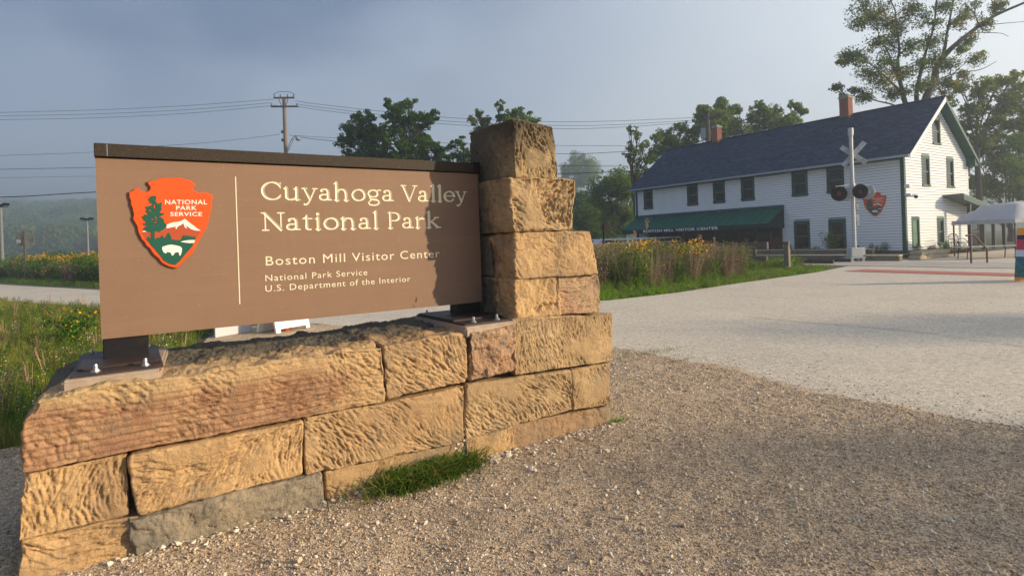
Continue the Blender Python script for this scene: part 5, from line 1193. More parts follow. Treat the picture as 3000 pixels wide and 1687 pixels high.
wr = [([g(-60, 208), g(700, 188), g(1400, 155), g(2070, 106)], 'highest thin line from the left edge to the pole top'),
      ([g(-60, 234), g(700, 218), g(1400, 186), g(2050, 133)], 'second thin line from the left edge to the pole crossarm'),
      ([g(-60, 262), g(700, 247), g(1400, 213), g(2090, 152)], 'third thin line from the left edge to the pole crossarm')]
for p, l in wr: wire(p, 55, 50, .016, l)
z2b = lambda x, y: (950 + x * .27174, 250 + y * .27174)
wire([g(2230, 118), z2b(0, 213), z2b(1250, 343), z2b(2350, 392), (1800, 355), (2040, 345)], 50, 52, .017, 'highest line from the pole towards the building roof, over the trees')
wire([g(2240, 143), z2b(0, 245), z2b(1250, 383), z2b(2450, 433), (1800, 366), (2045, 352)], 50, 52, .017, 'middle line from the pole towards the building roof, over the trees')
wire([g(2220, 155), z2b(0, 273), z2b(1250, 415), z2b(2450, 467), (1800, 374), (2040, 358)], 50, 52, .017, 'lower line of three from the pole towards the building roof')
wire([g(-60, 533), g(700, 505), (430, 431), g(1600, 430), g(2110, 372)], 52, 50, .014, 'thin line rising from the left edge behind the sign to the lamp bracket')
wire([g(2180, 377), z2b(0, 562), z2b(1200, 620), z2b(2500, 650), (1830, 428), (1895, 432)], 50, 50, .014, 'thin line from the lamp bracket past the cap block')
wire([g(2220, 385), z2b(0, 592), z2b(1300, 712), z2b(2560, 740), (1820, 445), (1890, 441)], 50, 48, .02, 'line sagging from the lamp bracket to the white building')
wire([g(-60, 636), g(710, 621), (1000, 478), (1650, 486), (1845, 487), (1880, 486)], 40, 42, .016, 'medium line passing behind the brown sign')
wire([g(-60, 700), g(710, 686), (300, 515), (600, 510)], 60, 60, .012, 'faint line low in the sky left of the brown sign')
wire([(-30, 579), (100, 574), (280, 563), (900, 535), (1640, 510), (1882, 500)], 30, 38, .024, 'thick black cable low in the sky, running behind the sign to the building')
# ------------------------------------------------------------------ trees
M['bark'] = mat('tree_bark', (.055, .045, .038), .95, var=(.09, .075, .06), scale=5, bump=.5, bscale=20)
LV = {}
LV['green'] = leafmat('leaves_green', [(.07, .135, .018), (.12, .22, .03), (.19, .29, .042), (.24, .30, .055)], .48)
LV['dark'] = leafmat('leaves_dark', [(.055, .12, .022), (.09, .175, .028), (.135, .225, .035)], .45)
LV['olive'] = leafmat('leaves_olive', [(.085, .145, .022), (.15, .225, .032), (.24, .28, .045), (.32, .25, .04)], .5)
LV['light'] = leafmat('leaves_light', [(.13, .20, .035), (.20, .28, .05), (.27, .33, .07)], .5)
def leafquads(C, size, rng, aspect=.55, up=.3):
    """leaf-shaped quads (rhombus) at points C"""
    n = len(C); d = rng.normal(size=(n, 3)); d[:, 2] -= up * .5; d /= np.linalg.norm(d, axis=1, keepdims=True)
    e = np.cross(d, rng.normal(size=(n, 3))); e /= np.linalg.norm(e, axis=1, keepdims=True); s = (size * rng.uniform(.6, 1.4, n))[:, None]
    nn = np.cross(d, e) * s * .12
    v = np.stack([C - d * s * .5, C + e * s * aspect * .5 + nn, C + d * s * .5, C - e * s * aspect * .5 + nn], 1).reshape(-1, 3)
    return v, np.arange(4 * n).reshape(n, 4)
def tree(name, base, lobes, Y, kind='green', lab='', group=None, leaf=.26, dens=1.0, trunk_r=.22, fork=None, cat='tree', spread=.9, bare=0, depth=1.0, clump=.55, seed=None, twig_r=.014, limbs=None):
    """lobes: (u, v, radius) sight positions of the foliage masses at distance Y"""
    rng = np.random.default_rng(seed if seed is not None else abs(hash(lab)) % 99991 if False else sum(map(ord, lab)))
    bx = P(base[0], base[1], Y); bp = np.array([bx[0], Y, 0.])
    t = empty(name, tuple(bp), 0, label=lab, cat=cat, **({'group': group} if group else {}))
    L = [(P(u, v, Y) + np.array([0, rng.uniform(-.5, .5) * r / F * Y * 2 * depth, 0]), 1.22 * r / F * Y) for u, v, r in lobes]
    tr = MB(); fk = P(*fork, Y) if fork else np.array([bp[0], Y, max(1.5, min(l[0][2] for l in L) - 1.0)])
    mid = (bp + fk) / 2 + np.array([rng.uniform(-.15, .15), 0, 0])
    tr.tube([bp - bp, mid - bp, fk - bp], [trunk_r * 1.25, trunk_r, trunk_r * .85], 10)
    LC = []; LP_ = []
    for path, r0, r1 in (limbs or ()):
        pts = smooth_curve([P(u, v, Y + .5 * math.sin(i * 1.7 + r0 * 90)) for i, (u, v) in enumerate(path)], 4); k = len(pts)
        tr.tube([p - bp for p in pts], [r0 + (r1 - r0) * i / (k - 1) for i in range(k)], 8); LP_ += pts[2:]
    fk0 = fk
    for c, r in L:
        if LP_: fk = min(LP_, key=lambda p: np.linalg.norm(p - c) + .6 * max(0, p[2] - c[2] + .5)); w0_ = .05
        m1 = fk + (c - fk) * .35 + np.array([0, 0, .12 * np.linalg.norm(c - fk)]) + rng.normal(0, .05, 3) * np.linalg.norm(c - fk) * .6
        m2 = fk + (c - fk) * .7 + rng.normal(0, .05, 3) * np.linalg.norm(c - fk) * .6 + np.array([0, 0, .05 * np.linalg.norm(c - fk)])
        pth = smooth_curve([fk, m1, m2, c], 4); k = len(pth); w0 = .045 if LP_ else trunk_r * min(.55, 1.6 / math.sqrt(len(L)) * .8)
        tr.tube([p - bp for p in pth], [w0 * (1 - .8 * i / (k - 1)) for i in range(k)], 6)
        nb = int(9 + 5 * (r / 1.2))
        for _ in range(nb):
            d = rng.normal(size=3); d /= np.linalg.norm(d); rr = r * rng.random() ** .45; e = c + d * rr * np.array([1, depth, .92])
            s = pth[rng.integers(k // 2, k)]
            h = (s + e) / 2 + rng.normal(0, .08, 3) * r + np.array([0, 0, .08 * r]); tr.tube([s - bp, h - bp, e - bp], [twig_r * 2.2, twig_r * 1.5, twig_r * .6], 4, cap=False)
            if rng.random() < bare: continue
            m = int(56 * dens * rng.uniform(.5, 1.3) * (r / 1.2) ** .8); cs = clump * r * rng.uniform(.45, .95)
            q = rng.normal(size=(m, 3)); q /= np.linalg.norm(q, axis=1, keepdims=True); q *= (rng.random((m, 1)) ** .45) * cs; q[:, 2] *= .75
            LC.append(e + q)
    tr.build('trunk', M['bark'], t)
    if LC:
        C = np.concatenate(LC) - bp; v, f = leafquads(C, leaf, rng); kx = np.repeat(rng.random(len(C)), 1)
        cl = fbm(C[:, 0] * .6, C[:, 1] * .6, C[:, 2] * .6, 2, 5); at_ = np.clip(.45 + 1.0 * cl + .28 * (kx - .5), 0.01, .97)
        link('crown', npmesh('crown', v, f, at_), LV[kind], t)
    return t
G1 = 'broad leaved trees behind the sign and the building'
D = 1.1646
def LB(*a): return [(x * D, y * D, r * D) for x, y, r in a]
tree('tree', (1060, 700), LB((890, 320, 26), (875, 365, 22), (920, 350, 26), (935, 300, 15), (900, 295, 14), (925, 385, 30), (880, 398, 20), (955, 340, 24), (960, 390, 26), (880, 342, 18), (905, 325, 22), (930, 330, 22), (900, 400, 26), (940, 405, 26), (870, 410, 16), (985, 400, 22), (890, 440, 30), (935, 450, 32), (900, 490, 30), (950, 500, 28), (920, 535, 26)), 48, 'dark', 'dark green leafy tree rising behind the sign, left one of the pair with open gaps', G1, leaf=.24, dens=1.3, fork=(1090, 480))
tree('tree', (1165, 700), LB((1000, 275, 20), (975, 262, 12), (1025, 300, 24), (1010, 335, 32), (1060, 320, 24), (1092, 292, 14), (1060, 365, 32), (1010, 385, 34), (1090, 375, 24), (1105, 400, 18), (1080, 300, 14), (1030, 260, 14), (985, 295, 20), (1040, 350, 28), (1020, 395, 30), (1065, 395, 28), (980, 340, 22), (975, 370, 22), (1050, 300, 18), (1020, 320, 24), (1000, 430, 34), (1050, 440, 34), (1090, 430, 24), (1020, 480, 32), (1070, 495, 28), (1040, 530, 26)), 47, 'dark', 'dark green leafy tree rising behind the sign, tallest and fullest, right one of the pair', G1, leaf=.24, dens=1.3, fork=(1185, 480))
tree('tree', (1430, 700), LB((1205, 285, 11), (1190, 305, 12), (1215, 305, 12), (1258, 268, 11), (1262, 290, 14), (1285, 300, 20), (1300, 278, 14), (1320, 290, 17), (1345, 305, 12), (1250, 330, 20), (1210, 325, 14), (1300, 325, 22), (1235, 350, 14), (1275, 315, 22), (1225, 300, 9), (1265, 350, 20), (1310, 300, 20), (1200, 340, 12), (1240, 390, 24), (1290, 380, 26), (1220, 440, 24), (1270, 440, 28), (1250, 500, 26)), 50, 'green', 'thin straggly tree showing above the cap block of the pier', G1, leaf=.22, dens=1.0, clump=.6, fork=(1435, 450))
tree('tree', (1345, 700), LB((1145, 370, 17), (1160, 355, 12), (1155, 395, 20), (1180, 400, 20), (1130, 405, 12)), 46, 'dark', 'small dark tree filling the corner between sign and pier', G1, leaf=.22, dens=1.2, fork=(1360, 500))
tree('tree', (1875, 705), LB((1588, 325, 12), (1600, 345, 12), (1590, 368, 14), (1580, 395, 14), (1615, 365, 16), (1608, 400, 20), (1635, 395, 16), (1630, 425, 18), (1600, 430, 14), (1655, 350, 13)), 52, 'green', 'slim open tree at the left end of the roof', G1, leaf=.2, dens=.9, fork=(1855, 560))
tree('tree', (1990, 700), LB((1660, 345, 18), (1690, 340, 18), (1720, 325, 18), (1700, 365, 22), (1670, 375, 22), (1740, 350, 22), (1750, 330, 14), (1650, 385, 20), (1720, 375, 20)), 60, 'green', 'rounded tree behind the roof between the slim tree and the utility pole', G1, leaf=.26, dens=1.4, clump=.7, depth=1.5)
tree('tree', (2130, 700), LB((1765, 280, 14), (1780, 290, 20), (1822, 262, 18), (1845, 275, 18), (1800, 300, 26), (1840, 305, 26), (1860, 330, 24), (1790, 335, 26), (1830, 345, 28), (1770, 320, 18)), 58, 'light', 'tall sunlit tree behind the utility pole and far chimney', G1, leaf=.27, dens=1.6, clump=.8)
tree('tree', (2320, 700), LB((1900, 285, 18), (1920, 270, 15), (1935, 295, 22), (1955, 285, 14), (1910, 320, 24), (1950, 320, 24), (1985, 300, 16), (1990, 265, 8), (2008, 270, 10), (2025, 282, 8), (2000, 300, 12), (1975, 320, 20), (1890, 300, 10)), 58, 'light', 'sunlit tree with separate tufts right of the far chimney', G1, leaf=.27, dens=1.4, clump=.8)
tree('tree', (1705, 705), LB((1455, 405, 20), (1480, 415, 22), (1440, 425, 22), (1465, 440, 28), (1490, 440, 20), (1425, 430, 14), (1430, 460, 26)), 230, 'green', 'faint tree fading into the fog right of the pier', G1, leaf=.55, dens=.8, clump=.62, depth=1.2)
tree('tree', (1800, 705), LB((1530, 470, 30), (1560, 460, 28), (1505, 500, 28), (1545, 510, 34), (1580, 490, 24), (1585, 530, 24), (1510, 540, 28), (1550, 555, 28), (1475, 540, 26), (1480, 575, 26), (1520, 580, 26), (1440, 590, 22), (1455, 555, 20), (1575, 570, 20), (1595, 450, 12)), 66, 'green', 'large bushy tree mass filling the gap between pier and white building', G1, leaf=.30, dens=1.9, clump=.9, depth=1.4)
tree('tree', (1690, 705), LB((1440, 510, 24), (1460, 500, 16), (1430, 545, 24), (1470, 520, 20), (1425, 580, 20)), 84, 'dark', 'dark shrubby tree close beside the pier, lower than the bushy mass', G1, leaf=.34, dens=1.7, clump=.9)
# big tree over the gable: limbs drawn to the fork structure of the photograph
BT = LB((2170, 15, 22), (2190, 45, 20), (2225, 20, 22), (2155, 60, 16), (2240, 60, 22), (2140, 130, 18), (2165, 150, 18), (2120, 160, 12), (2200, 110, 20), (2250, 110, 22), (2280, 60, 24), (2300, 20, 22), (2330, 60, 20), (2350, 100, 22), (2290, 120, 20), (2230, 160, 20), (2180, 190, 20), (2150, 230, 14), (2110, 215, 12), (2120, 245, 10), (2210, 215, 22), (2170, 250, 16), (2260, 190, 22), (2310, 170, 22), (2350, 155, 20), (2390, 170, 18), (2250, 240, 18), (2300, 220, 20), (2340, 215, 18), (2400, 210, 18), (2450, 150, 16), (2440, 100, 16), (2400, 60, 18), (2440, 30, 18), (2370, 20, 18), (2480, 60, 16), (2500, 20, 16), (2430, 190, 14), (2380, 240, 18), (2410, 130, 12), (2200, -20, 22), (2290, -30, 26), (2400, -30, 26), (2480, -40, 22))
BL = [([(2700, 600), (2698, 480), (2700, 380), (2711, 295), (2736, 240), (2744, 197), (2774, 156), (2812, 121), (2867, 78), (2918, 45), (3010, 5)], .34, .07), ([(2690, 420), (2672, 350), (2653, 305), (2643, 265), (2635, 227), (2630, 177), (2635, 151), (2630, 96), (2622, 30)], .20, .04), ([(2695, 400), (2688, 340), (2686, 300), (2686, 265), (2703, 189), (2713, 151), (2736, 76), (2745, -20)], .20, .04), ([(2760, 172), (2768, 140), (2774, 101), (2784, 50), (2797, -20)], .13, .04), ([(2640, 265), (2630, 230), (2600, 150), (2577, 116), (2570, 63)], .08, .02), ([(2640, 275), (2627, 257), (2592, 224), (2547, 187), (2501, 174)], .08, .02), ([(2650, 330), (2617, 308), (2577, 298), (2527, 285), (2476, 280)], .07, .02), ([(2865, 83), (2905, 73), (3010, 63)], .04, .015), ([(2840, 100), (2865, 96), (2930, 98), (2955, 108)], .035, .012), ([(2715, 280), (2760, 250), (2810, 200), (2850, 170)], .05, .015), ([(2736, 240), (2800, 215), (2870, 205), (2920, 180)], .05, .015)]
bt = tree('tree', (2690, 700), BT, 40, 'olive', 'tall spreading tree with thin open foliage over the gable roof', G1, leaf=.15, dens=1.75, trunk_r=.30, fork=(2665, 560), clump=1.15, twig_r=.012, limbs=BL)
tree('tree', (2870, 700), LB((2420, 215, 18), (2450, 230, 22), (2490, 215, 20), (2520, 205, 20), (2550, 220, 22), (2570, 190, 16), (2440, 265, 22), (2480, 260, 24), (2530, 260, 26), (2570, 260, 26), (2450, 300, 20), (2500, 310, 26), (2550, 310, 28), (2590, 310, 24), (2470, 345, 22), (2440, 330, 16), (2600, 230, 20), (2620, 270, 24)), 47, 'olive', 'full tree with yellowing leaves right of the gable', G1, leaf=.25, dens=1.1, clump=.75, depth=1.3)
tree('tree', (2960, 700), LB((2460, 380, 22), (2500, 370, 26), (2550, 370, 28), (2590, 360, 26), (2450, 420, 24), (2490, 420, 28), (2540, 420, 30), (2590, 420, 28), (2450, 460, 24), (2490, 470, 28), (2540, 480, 28), (2590, 480, 26), (2600, 530, 26), (2630, 440, 24), (2640, 500, 24), (2560, 540, 24)), 52, 'green', 'dense green tree low behind the tent', G1, leaf=.27, dens=1.7, clump=.85, depth=1.4)

# a tree standing to the right of the view: its thin crown shades part of the gravel
def plain_tree(loc, h, crown, lab, n=9, seed=3):
    rng = np.random.default_rng(seed); t = empty('tree', (*loc, 0), 0, label=lab, cat='tree'); tr = MB(); tr.tube([(0, 0, 0), (.1, 0, h * .45), (0, .1, h * .7)], [.22, .17, .12], 8); LC = []
    for _ in range(n):
        d = rng.normal(size=3); d /= np.linalg.norm(d); e = np.array([0, 0, h]) + d * rng.random() ** .5 * np.array(crown); tr.tube(smooth_curve([(0, 0, h * .6), (e[0] * .5, e[1] * .5, h * .75), tuple(e)], 4), .05, 5)
        q = rng.normal(size=(150, 3)); q *= .55; LC.append(e + q)
    tr.build('trunk', M['bark'], t); C = np.concatenate(LC); v, f = leafquads(C, .22, rng); link('crown', npmesh('crown', v, f, rng.random(len(C)) * .9), LV['olive'], t)
plain_tree((33, -2.2), 8.1, (2.2, 2.0, .9), 'slender tree right of the view whose thin crown dapples the gravel', 12)
plain_tree((42, 2.6), 10.5, (1.6, .8, .5), 'second slender tree right of the view, its shade crossing the pale path', 7, 5)

# ------------------------------------------------------------------ scattering of uncountable small stuff
PROTO = bpy.data.collections.new('prototypes')     # not linked to the scene: only instanced
def proto_col(name, objs):
    c = bpy.data.collections.new(name); PROTO.children.link(c)
    for o in objs:
        for cc in list(o.users_collection): cc.objects.unlink(o)
        c.objects.link(o)
    return c
def scatter(name, pts, rots, scl, col, **k):
    n = len(pts); me = bpy.data.meshes.new(name); me.vertices.add(n); me.vertices.foreach_set('co', np.asarray(pts, np.float32).ravel())
    a = me.attributes.new('rot', 'FLOAT_VECTOR', 'POINT'); a.data.foreach_set('vector', np.asarray(rots, np.float32).ravel())
    a = me.attributes.new('scl', 'FLOAT_VECTOR', 'POINT'); s = np.asarray(scl, np.float32); s = np.repeat(s[:, None], 3, 1) if s.ndim == 1 else s; a.data.foreach_set('vector', s.ravel())
    o = bpy.data.objects.new(name, me); COL.objects.link(o)
    ng = bpy.data.node_groups.new(name, 'GeometryNodeTree'); ng.interface.new_socket('Geometry', in_out='INPUT', socket_type='NodeSocketGeometry'); ng.interface.new_socket('Geometry', in_out='OUTPUT', socket_type='NodeSocketGeometry')
    gi = ng.nodes.new('NodeGroupInput'); go = ng.nodes.new('NodeGroupOutput'); ip = ng.nodes.new('GeometryNodeInstanceOnPoints'); ci = ng.nodes.new('GeometryNodeCollectionInfo')
    ci.inputs['Collection'].default_value = col; ci.inputs['Separate Children'].default_value = True; ci.inputs['Reset Children'].default_value = True
    ip.inputs['Pick Instance'].default_value = True
    def at_(nm):
        q = ng.nodes.new('GeometryNodeInputNamedAttribute'); q.data_type = 'FLOAT_VECTOR'; q.inputs['Name'].default_value = nm; return q.outputs['Attribute']
    ng.links.new(gi.outputs[0], ip.inputs['Points']); ng.links.new(ci.outputs[0], ip.inputs['Instance'])
    ng.links.new(at_('rot'), ip.inputs['Rotation']); ng.links.new(at_('scl'), ip.inputs['Scale']); ng.links.new(ip.outputs[0], go.inputs[0])
    md = o.modifiers.new('scatter', 'NODES'); md.node_group = ng
    return setp(o, kind='stuff', **k)
rng = np.random.default_rng(21)
def zrot(n, tilt=.0): return np.stack([rng.normal(0, tilt, n), rng.normal(0, tilt, n), rng.uniform(0, 6.283, n)], 1)
def pebble(i):
    bm = bmesh.new(); bmesh.ops.create_icosphere(bm, subdivisions=1, radius=1)
    r = random.Random(i)
    for v in bm.verts: v.co *= r.uniform(.65, 1.2); v.co.z *= .6; v.co.x *= 1.15
    me = bpy.data.meshes.new('pebble'); bm.to_mesh(me); bm.free(); return me
pm_ = [mat('pebble_' + n_, c, .9, var=tuple(x * .8 for x in c), scale=3, spec=.15) for n_, c in (('tan', (.48, .36, .245)), ('brown', (.31, .215, .14)), ('buff', (.58, .46, .325)), ('grey', (.38, .32, .26)), ('pale', (.70, .63, .52)))]
def pobjs(mats): 
    out = []
    for i, m in enumerate(mats):
        me = pebble(i + len(mats)); me.materials.append(m); out.append(bpy.data.objects.new('pebble', me)); COL.objects.link(out[-1])
    return out
PC = proto_col('pebbles', pobjs([pm_[0], pm_[0], pm_[1], pm_[2], pm_[2], pm_[3], pm_[0], pm_[4]])); PL_ = proto_col('pale_pebbles', pobjs([pm_[4], pm_[4], pm_[2]])); PB = proto_col('ballast_stones', pobjs([mat('ballast_stone', (.11, .12, .14), .9, var=(.06, .065, .075), scale=2), mat('ballast_stone_pale', (.26, .27, .30), .9)]))
def in_wall(x, y, m=.0):
    p = np.stack([x - SF.o[0], y - SF.o[1]], 1); s = p @ SF.x[:2]; d = p @ SF.y[:2]; return (s > -1.62 + m) & (s < 2.14 - m) & (d > 0.02) & (d < .92)
# fine gravel, denser close to the lens
def gpts(n, rmin, rmax, pw):
    r = rmin + (rmax - rmin) * rng.random(n) ** pw; a = rng.uniform(-.86, .86, n); x = r * np.sin(a); y = r * np.cos(a) ; return x, y
x, y = gpts(430000, 1.6, 9.5, 1.1); keep = inpoly(x, y, GRAVEL) & ~in_wall(x, y)
jt = rng.exponential(.42, len(x)); ja = rng.uniform(0, 6.283, len(x)); edge = ~inpoly(x, y, GRAVEL) & inpoly(x + jt * np.cos(ja), y + jt * np.sin(ja), GRAVEL) & (rng.random(len(x)) < .7) & (x > .8); ke = keep | edge; x, y = x[ke], y[ke]; n = len(x); print('gravel', n)
dist = np.hypot(x, y)
s = np.clip(rng.lognormal(-5.75, .45, n), .002, .013) * np.clip(.75 + dist * .10, .8, 1.5)
scatter('gravel', np.stack([x, y, np.where(inpoly(x, y, GRAVEL), gh(x, y) - .001, -.012) + s * .12], 1), rng.uniform(0, 6.28, (n, 3)) * [.2, .2, 1], s, PC)
x, y = gpts(1500, 1.8, 9, 1.2); k = inpoly(x, y, GRAVEL) & ~in_wall(x, y); x, y = x[k], y[k]; n = len(x); s = np.clip(rng.lognormal(-4.75, .40, n), .005, .022)
scatter('loose_pebbles', np.stack([x, y, s * .3 + gh(x, y)], 1), rng.uniform(0, 6.28, (n, 3)) * [.3, .3, 1], s, PL_)
# pebbles heaped along the foot of the wall
n = 240; s_ = rng.uniform(-1.2, 2.1, n); d_ = -np.abs(rng.normal(0, .05, n)) - .0; pw = np.array([SF.w(a, b) for a, b in zip(s_, d_)]); s = np.clip(rng.lognormal(-4.6, .4, n), .005, .022)
scatter('footing_pebbles', np.stack([pw[:, 0], pw[:, 1], s * .3], 1), zrot(n, .3), s, PL_)
n = 45; s_ = rng.normal(.95, .12, n); d_ = -np.abs(rng.normal(0, .05, n)) - .02; pw = np.array([SF.w(a, b) for a, b in zip(s_, d_)]); s = rng.uniform(.010, .024, n)
scatter('footing_pebbles', np.stack([pw[:, 0], pw[:, 1], s * .4], 1), zrot(n, .3), s, PL_)
# grit lying on top of the wall
n = 1500; s_ = rng.uniform(-1.3, .75, n); d_ = rng.uniform(.12, .5, n); pw = np.array([SF.w(a, b, .878) for a, b in zip(s_, d_)]); s = rng.uniform(.0015, .004, n)
# ballast
ya, xa = rng.uniform(1.3, 30, 9000), rng.uniform(R2 - 1.4, R1 + 1.1, 9000); pw = np.array([hw(a, b) for a, b in zip(xa, ya)]); s = rng.uniform(.03, .065, 9000)
scatter('ballast_stones', np.stack([pw[:, 0], pw[:, 1], .0 + s * .2], 1), zrot(9000, .5), s, PB)

# plant prototypes
def grass_proto(i, nb, h, w, spread, mt):
    r = np.random.default_rng(i); V = []; Fc = []; va = []
    for b in range(nb):
        a = r.uniform(0, 6.28); bx, by = r.normal(0, spread * .4, 2); hh = h * r.uniform(.5, 1.15); ln = r.uniform(.2, .9) * hh * .6; dx, dy = math.cos(a) * ln, math.sin(a) * ln; px_, py_ = -math.sin(a) * w, math.cos(a) * w; n = len(V)
        for t in (0, .45, .8): V += [(bx + dx * t ** 2 - px_ * (1 - t * .6), by + dy * t ** 2 - py_ * (1 - t * .6), hh * (t - .12 * t * t)), (bx + dx * t ** 2 + px_ * (1 - t * .6), by + dy * t ** 2 + py_ * (1 - t * .6), hh * (t - .12 * t * t))]
        V.append((bx + dx, by + dy, hh * .86)); Fc += [(n, n + 1, n + 3, n + 2), (n + 2, n + 3, n + 5, n + 4), (n + 4, n + 5, n + 6, n + 6)]; q = r.random() * .4; va += [q] * 3
    f4 = [f for f in Fc if len(set(f)) == 4]; f3 = [f[:3] for f in Fc if len(set(f)) == 3]
    va2 = [v for f, v in zip(Fc, va) if len(set(f)) == 4] + [v for f, v in zip(Fc, va) if len(set(f)) == 3]
    o = link('grass_tuft', npmesh('grass_tuft', V, [np.array(f4), np.array(f3)], va2), mt); return o
def weed_proto(i, h, nl, ls, mt, heads=None, hm=None, hs=.03, wide=.18, top=.25, stems=5, hn=14):
    """upright leafy weed: stems, leaves, optional flower heads near the top"""
    r = np.random.default_rng(i); V = []; Fq = []; mi = []; va = []
    def addq(C, s, m, aspect, up=.2):
        v, f = leafquads(C, s, r, aspect, up); b = len(V); V.extend(v.tolist()); Fq.extend((f + b).tolist()); mi.extend([m] * len(f)); va.extend((r.random(len(f)) * .5).tolist())
    for s_ in range(stems):
        a = r.uniform(0, 6.28); R_ = wide * r.random(); hh = h * r.uniform(.7, 1.08); tx, ty = math.cos(a) * R_ * 2, math.sin(a) * R_ * 2; b = len(V)
        V += [(tx * .3 - .004, ty * .3, 0), (tx * .3 + .004, ty * .3, 0), (tx + .003, ty, hh), (tx - .003, ty, hh)]; Fq.append([b, b + 1, b + 2, b + 3]); mi.append(0); va.append(.3)
        t = r.random(nl // stems) ** .8; C = np.stack([tx * (.3 + .7 * t), ty * (.3 + .7 * t), hh * (.08 + .9 * t)], 1) + r.normal(0, ls * .7, (len(t), 3)); addq(C, ls, 0, .34)
        if hm: 
            m = hn; C = np.stack([np.full(m, tx), np.full(m, ty), hh - top * h * r.random(m) ** 1.4], 1) + r.normal(0, hs * 1.6, (m, 3)); addq(C, hs, 1, .8)
    me = npmesh('weed', V, np.array(Fq), va, mi); me.materials.append(mt)
    if hm: me.materials.append(hm)
    return link('weed', me, None)
gm = leafmat('grass_blades', [(.10, .15, .02), (.18, .23, .03), (.30, .29, .06), (.40, .33, .12)], .4)
gl_ = leafmat('lush_grass', [(.10, .22, .015), (.18, .33, .025), (.28, .42, .04)], .4)
gd = leafmat('dark_grass', [(.04, .11, .014), (.075, .17, .022), (.15, .25, .035), (.28, .23, .08)], .4)
wm = leafmat('weed_leaves', [(.05, .11, .018), (.09, .17, .028), (.15, .23, .04)], .4)
wl2 = leafmat('pale_weed_leaves', [(.10, .14, .04), (.16, .19, .06), (.22, .20, .08)], .3)
bm_ = leafmat('dry_brown_stalks', [(.19, .10, .09), (.31, .18, .15), (.42, .28, .21), (.24, .17, .10)], .3)
yel = leafmat('yellow_petals', [(.80, .42, .01), (.85, .50, .03), (.75, .36, .01)], .3); pnk = leafmat('pink_clover', [(.50, .20, .22), (.55, .32, .28)], .3); wht = leafmat('white_clover', [(.65, .62, .50), (.7, .68, .6)], .3); yl2 = leafmat('pale_yellow_petals', [(.60, .42, .06), (.65, .48, .12)], .3)
gt = proto_col('meadow_grass', [grass_proto(i, 26, .30, .0032, .10, gm) for i in range(3)] + [grass_proto(9, 26, .24, .004, .1, gl_), weed_proto(11, .30, 50, .045, wm, wide=.10), weed_proto(12, .28, 60, .04, wl2, wide=.12)])
fl = proto_col('meadow_flowers', [weed_proto(21, .33, 24, .035, wm, 1, pnk, .020, .08, .1, 4, 2), weed_proto(22, .36, 24, .03, wl2, 1, yl2, .017, .08, .1, 5, 3), weed_proto(23, .30, 24, .03, wm, 1, wht, .022, .1, .1, 5, 2), weed_proto(24, .42, 30, .03, bm_, wide=.1), weed_proto(25, .3, 30, .03, wm, 1, yl2, .016, .08, .1, 4, 3)])
LAWN = proto_col('lawn', [grass_proto(30 + i, 22, .09, .004, .08, gl_) for i in range(3)] + [weed_proto(34, .09, 36, .035, wl2, wide=.08), weed_proto(35, .08, 30, .035, gl_ , wide=.08)])
GOLD = proto_col('goldenrod', [weed_proto(41, 1.25, 230, .10, wm, 1, yel, .085, .22, .12, 7, 9), weed_proto(42, 1.15, 230, .11, wm, wide=.25, stems=7), weed_proto(43, 1.35, 220, .10, wm, 1, yel, .075, .22, .16, 7, 7), weed_proto(44, .95, 230, .11, wl2, wide=.25, stems=7)])
DARKW = proto_col('dark_weeds', [weed_proto(51, 1.0, 240, .12, wm, wide=.28, stems=7), weed_proto(52, .8, 220, .10, bm_, wide=.28, stems=9), weed_proto(53, .9, 240, .12, gd, wide=.3, stems=7)])
BROWN_ = proto_col('dry_meadow', [weed_proto(61, .95, 300, .038, bm_, wide=.22, stems=14), weed_proto(62, .85, 260, .045, bm_, wide=.22, stems=12), weed_proto(63, 1.0, 240, .06, wl2, wide=.2, stems=9), weed_proto(64, .9, 230, .07, wm, wide=.2, stems=8), weed_proto(65, 1.0, 260, .04, bm_, wide=.2, stems=12)])
TUFT = proto_col('tall_green', [grass_proto(70 + i, 30, .65, .006, .16, gl_) for i in range(3)])
def fill(poly, n):
    P_ = np.array(poly); lo, hi_ = P_.min(0), P_.max(0); x = rng.uniform(lo[0], hi_[0], n); y = rng.uniform(lo[1], hi_[1], n); k = inpoly(x, y, poly); return x[k], y[k]
def sow(name, poly, n, col, s0, s1, zz=-.02, dens=None, tilt=.08, zs=None):
    x, y = fill(poly, n)
    if dens is not None: k = dens(x, y); x, y = x[k], y[k]
    s = rng.uniform(s0, s1, len(x)); return scatter(name, np.stack([x, y, np.full(len(x), zz)], 1), zrot(len(x), tilt), s, col)
MEAD = [(-4.05, 4.45), (-3.85, 5.2), (-4.1, 6.6), (-4.7, 8.2), (-5.5, 10.0), (-5.8, 11.6), (-8, 13.9), (-12.3, 16.8), (-18.3, 20.6), (-24, 24), (-22, 16), (-13, 8), (-8, 4.2), (-5.6, 3.7)]
near = lambda x, y: rng.random(len(x)) < np.clip(1.2 * (9.0 / np.hypot(x, y)) ** 1.3, .12, 1)
sow('meadow_grass', MEAD, 30000, gt, .5, .95, dens=near); sow('meadow_flowers', MEAD, 4600, fl, .6, 1.05, dens=near)
BANK0 = [(-34, 38.5), (-19.5, 27.4), (-9, 21), (-1, 17), (-1, 19), (-9, 24), (-21, 31), (-38, 44)]
sow('verge_grass', BANK0, 9000, LAWN, 1.6, 2.6)
BANK = [(-41, 47.5), (-24.5, 34.0), (-12, 27), (-2, 22), (-2, 28), (-12, 33), (-24, 42), (-44, 56)]
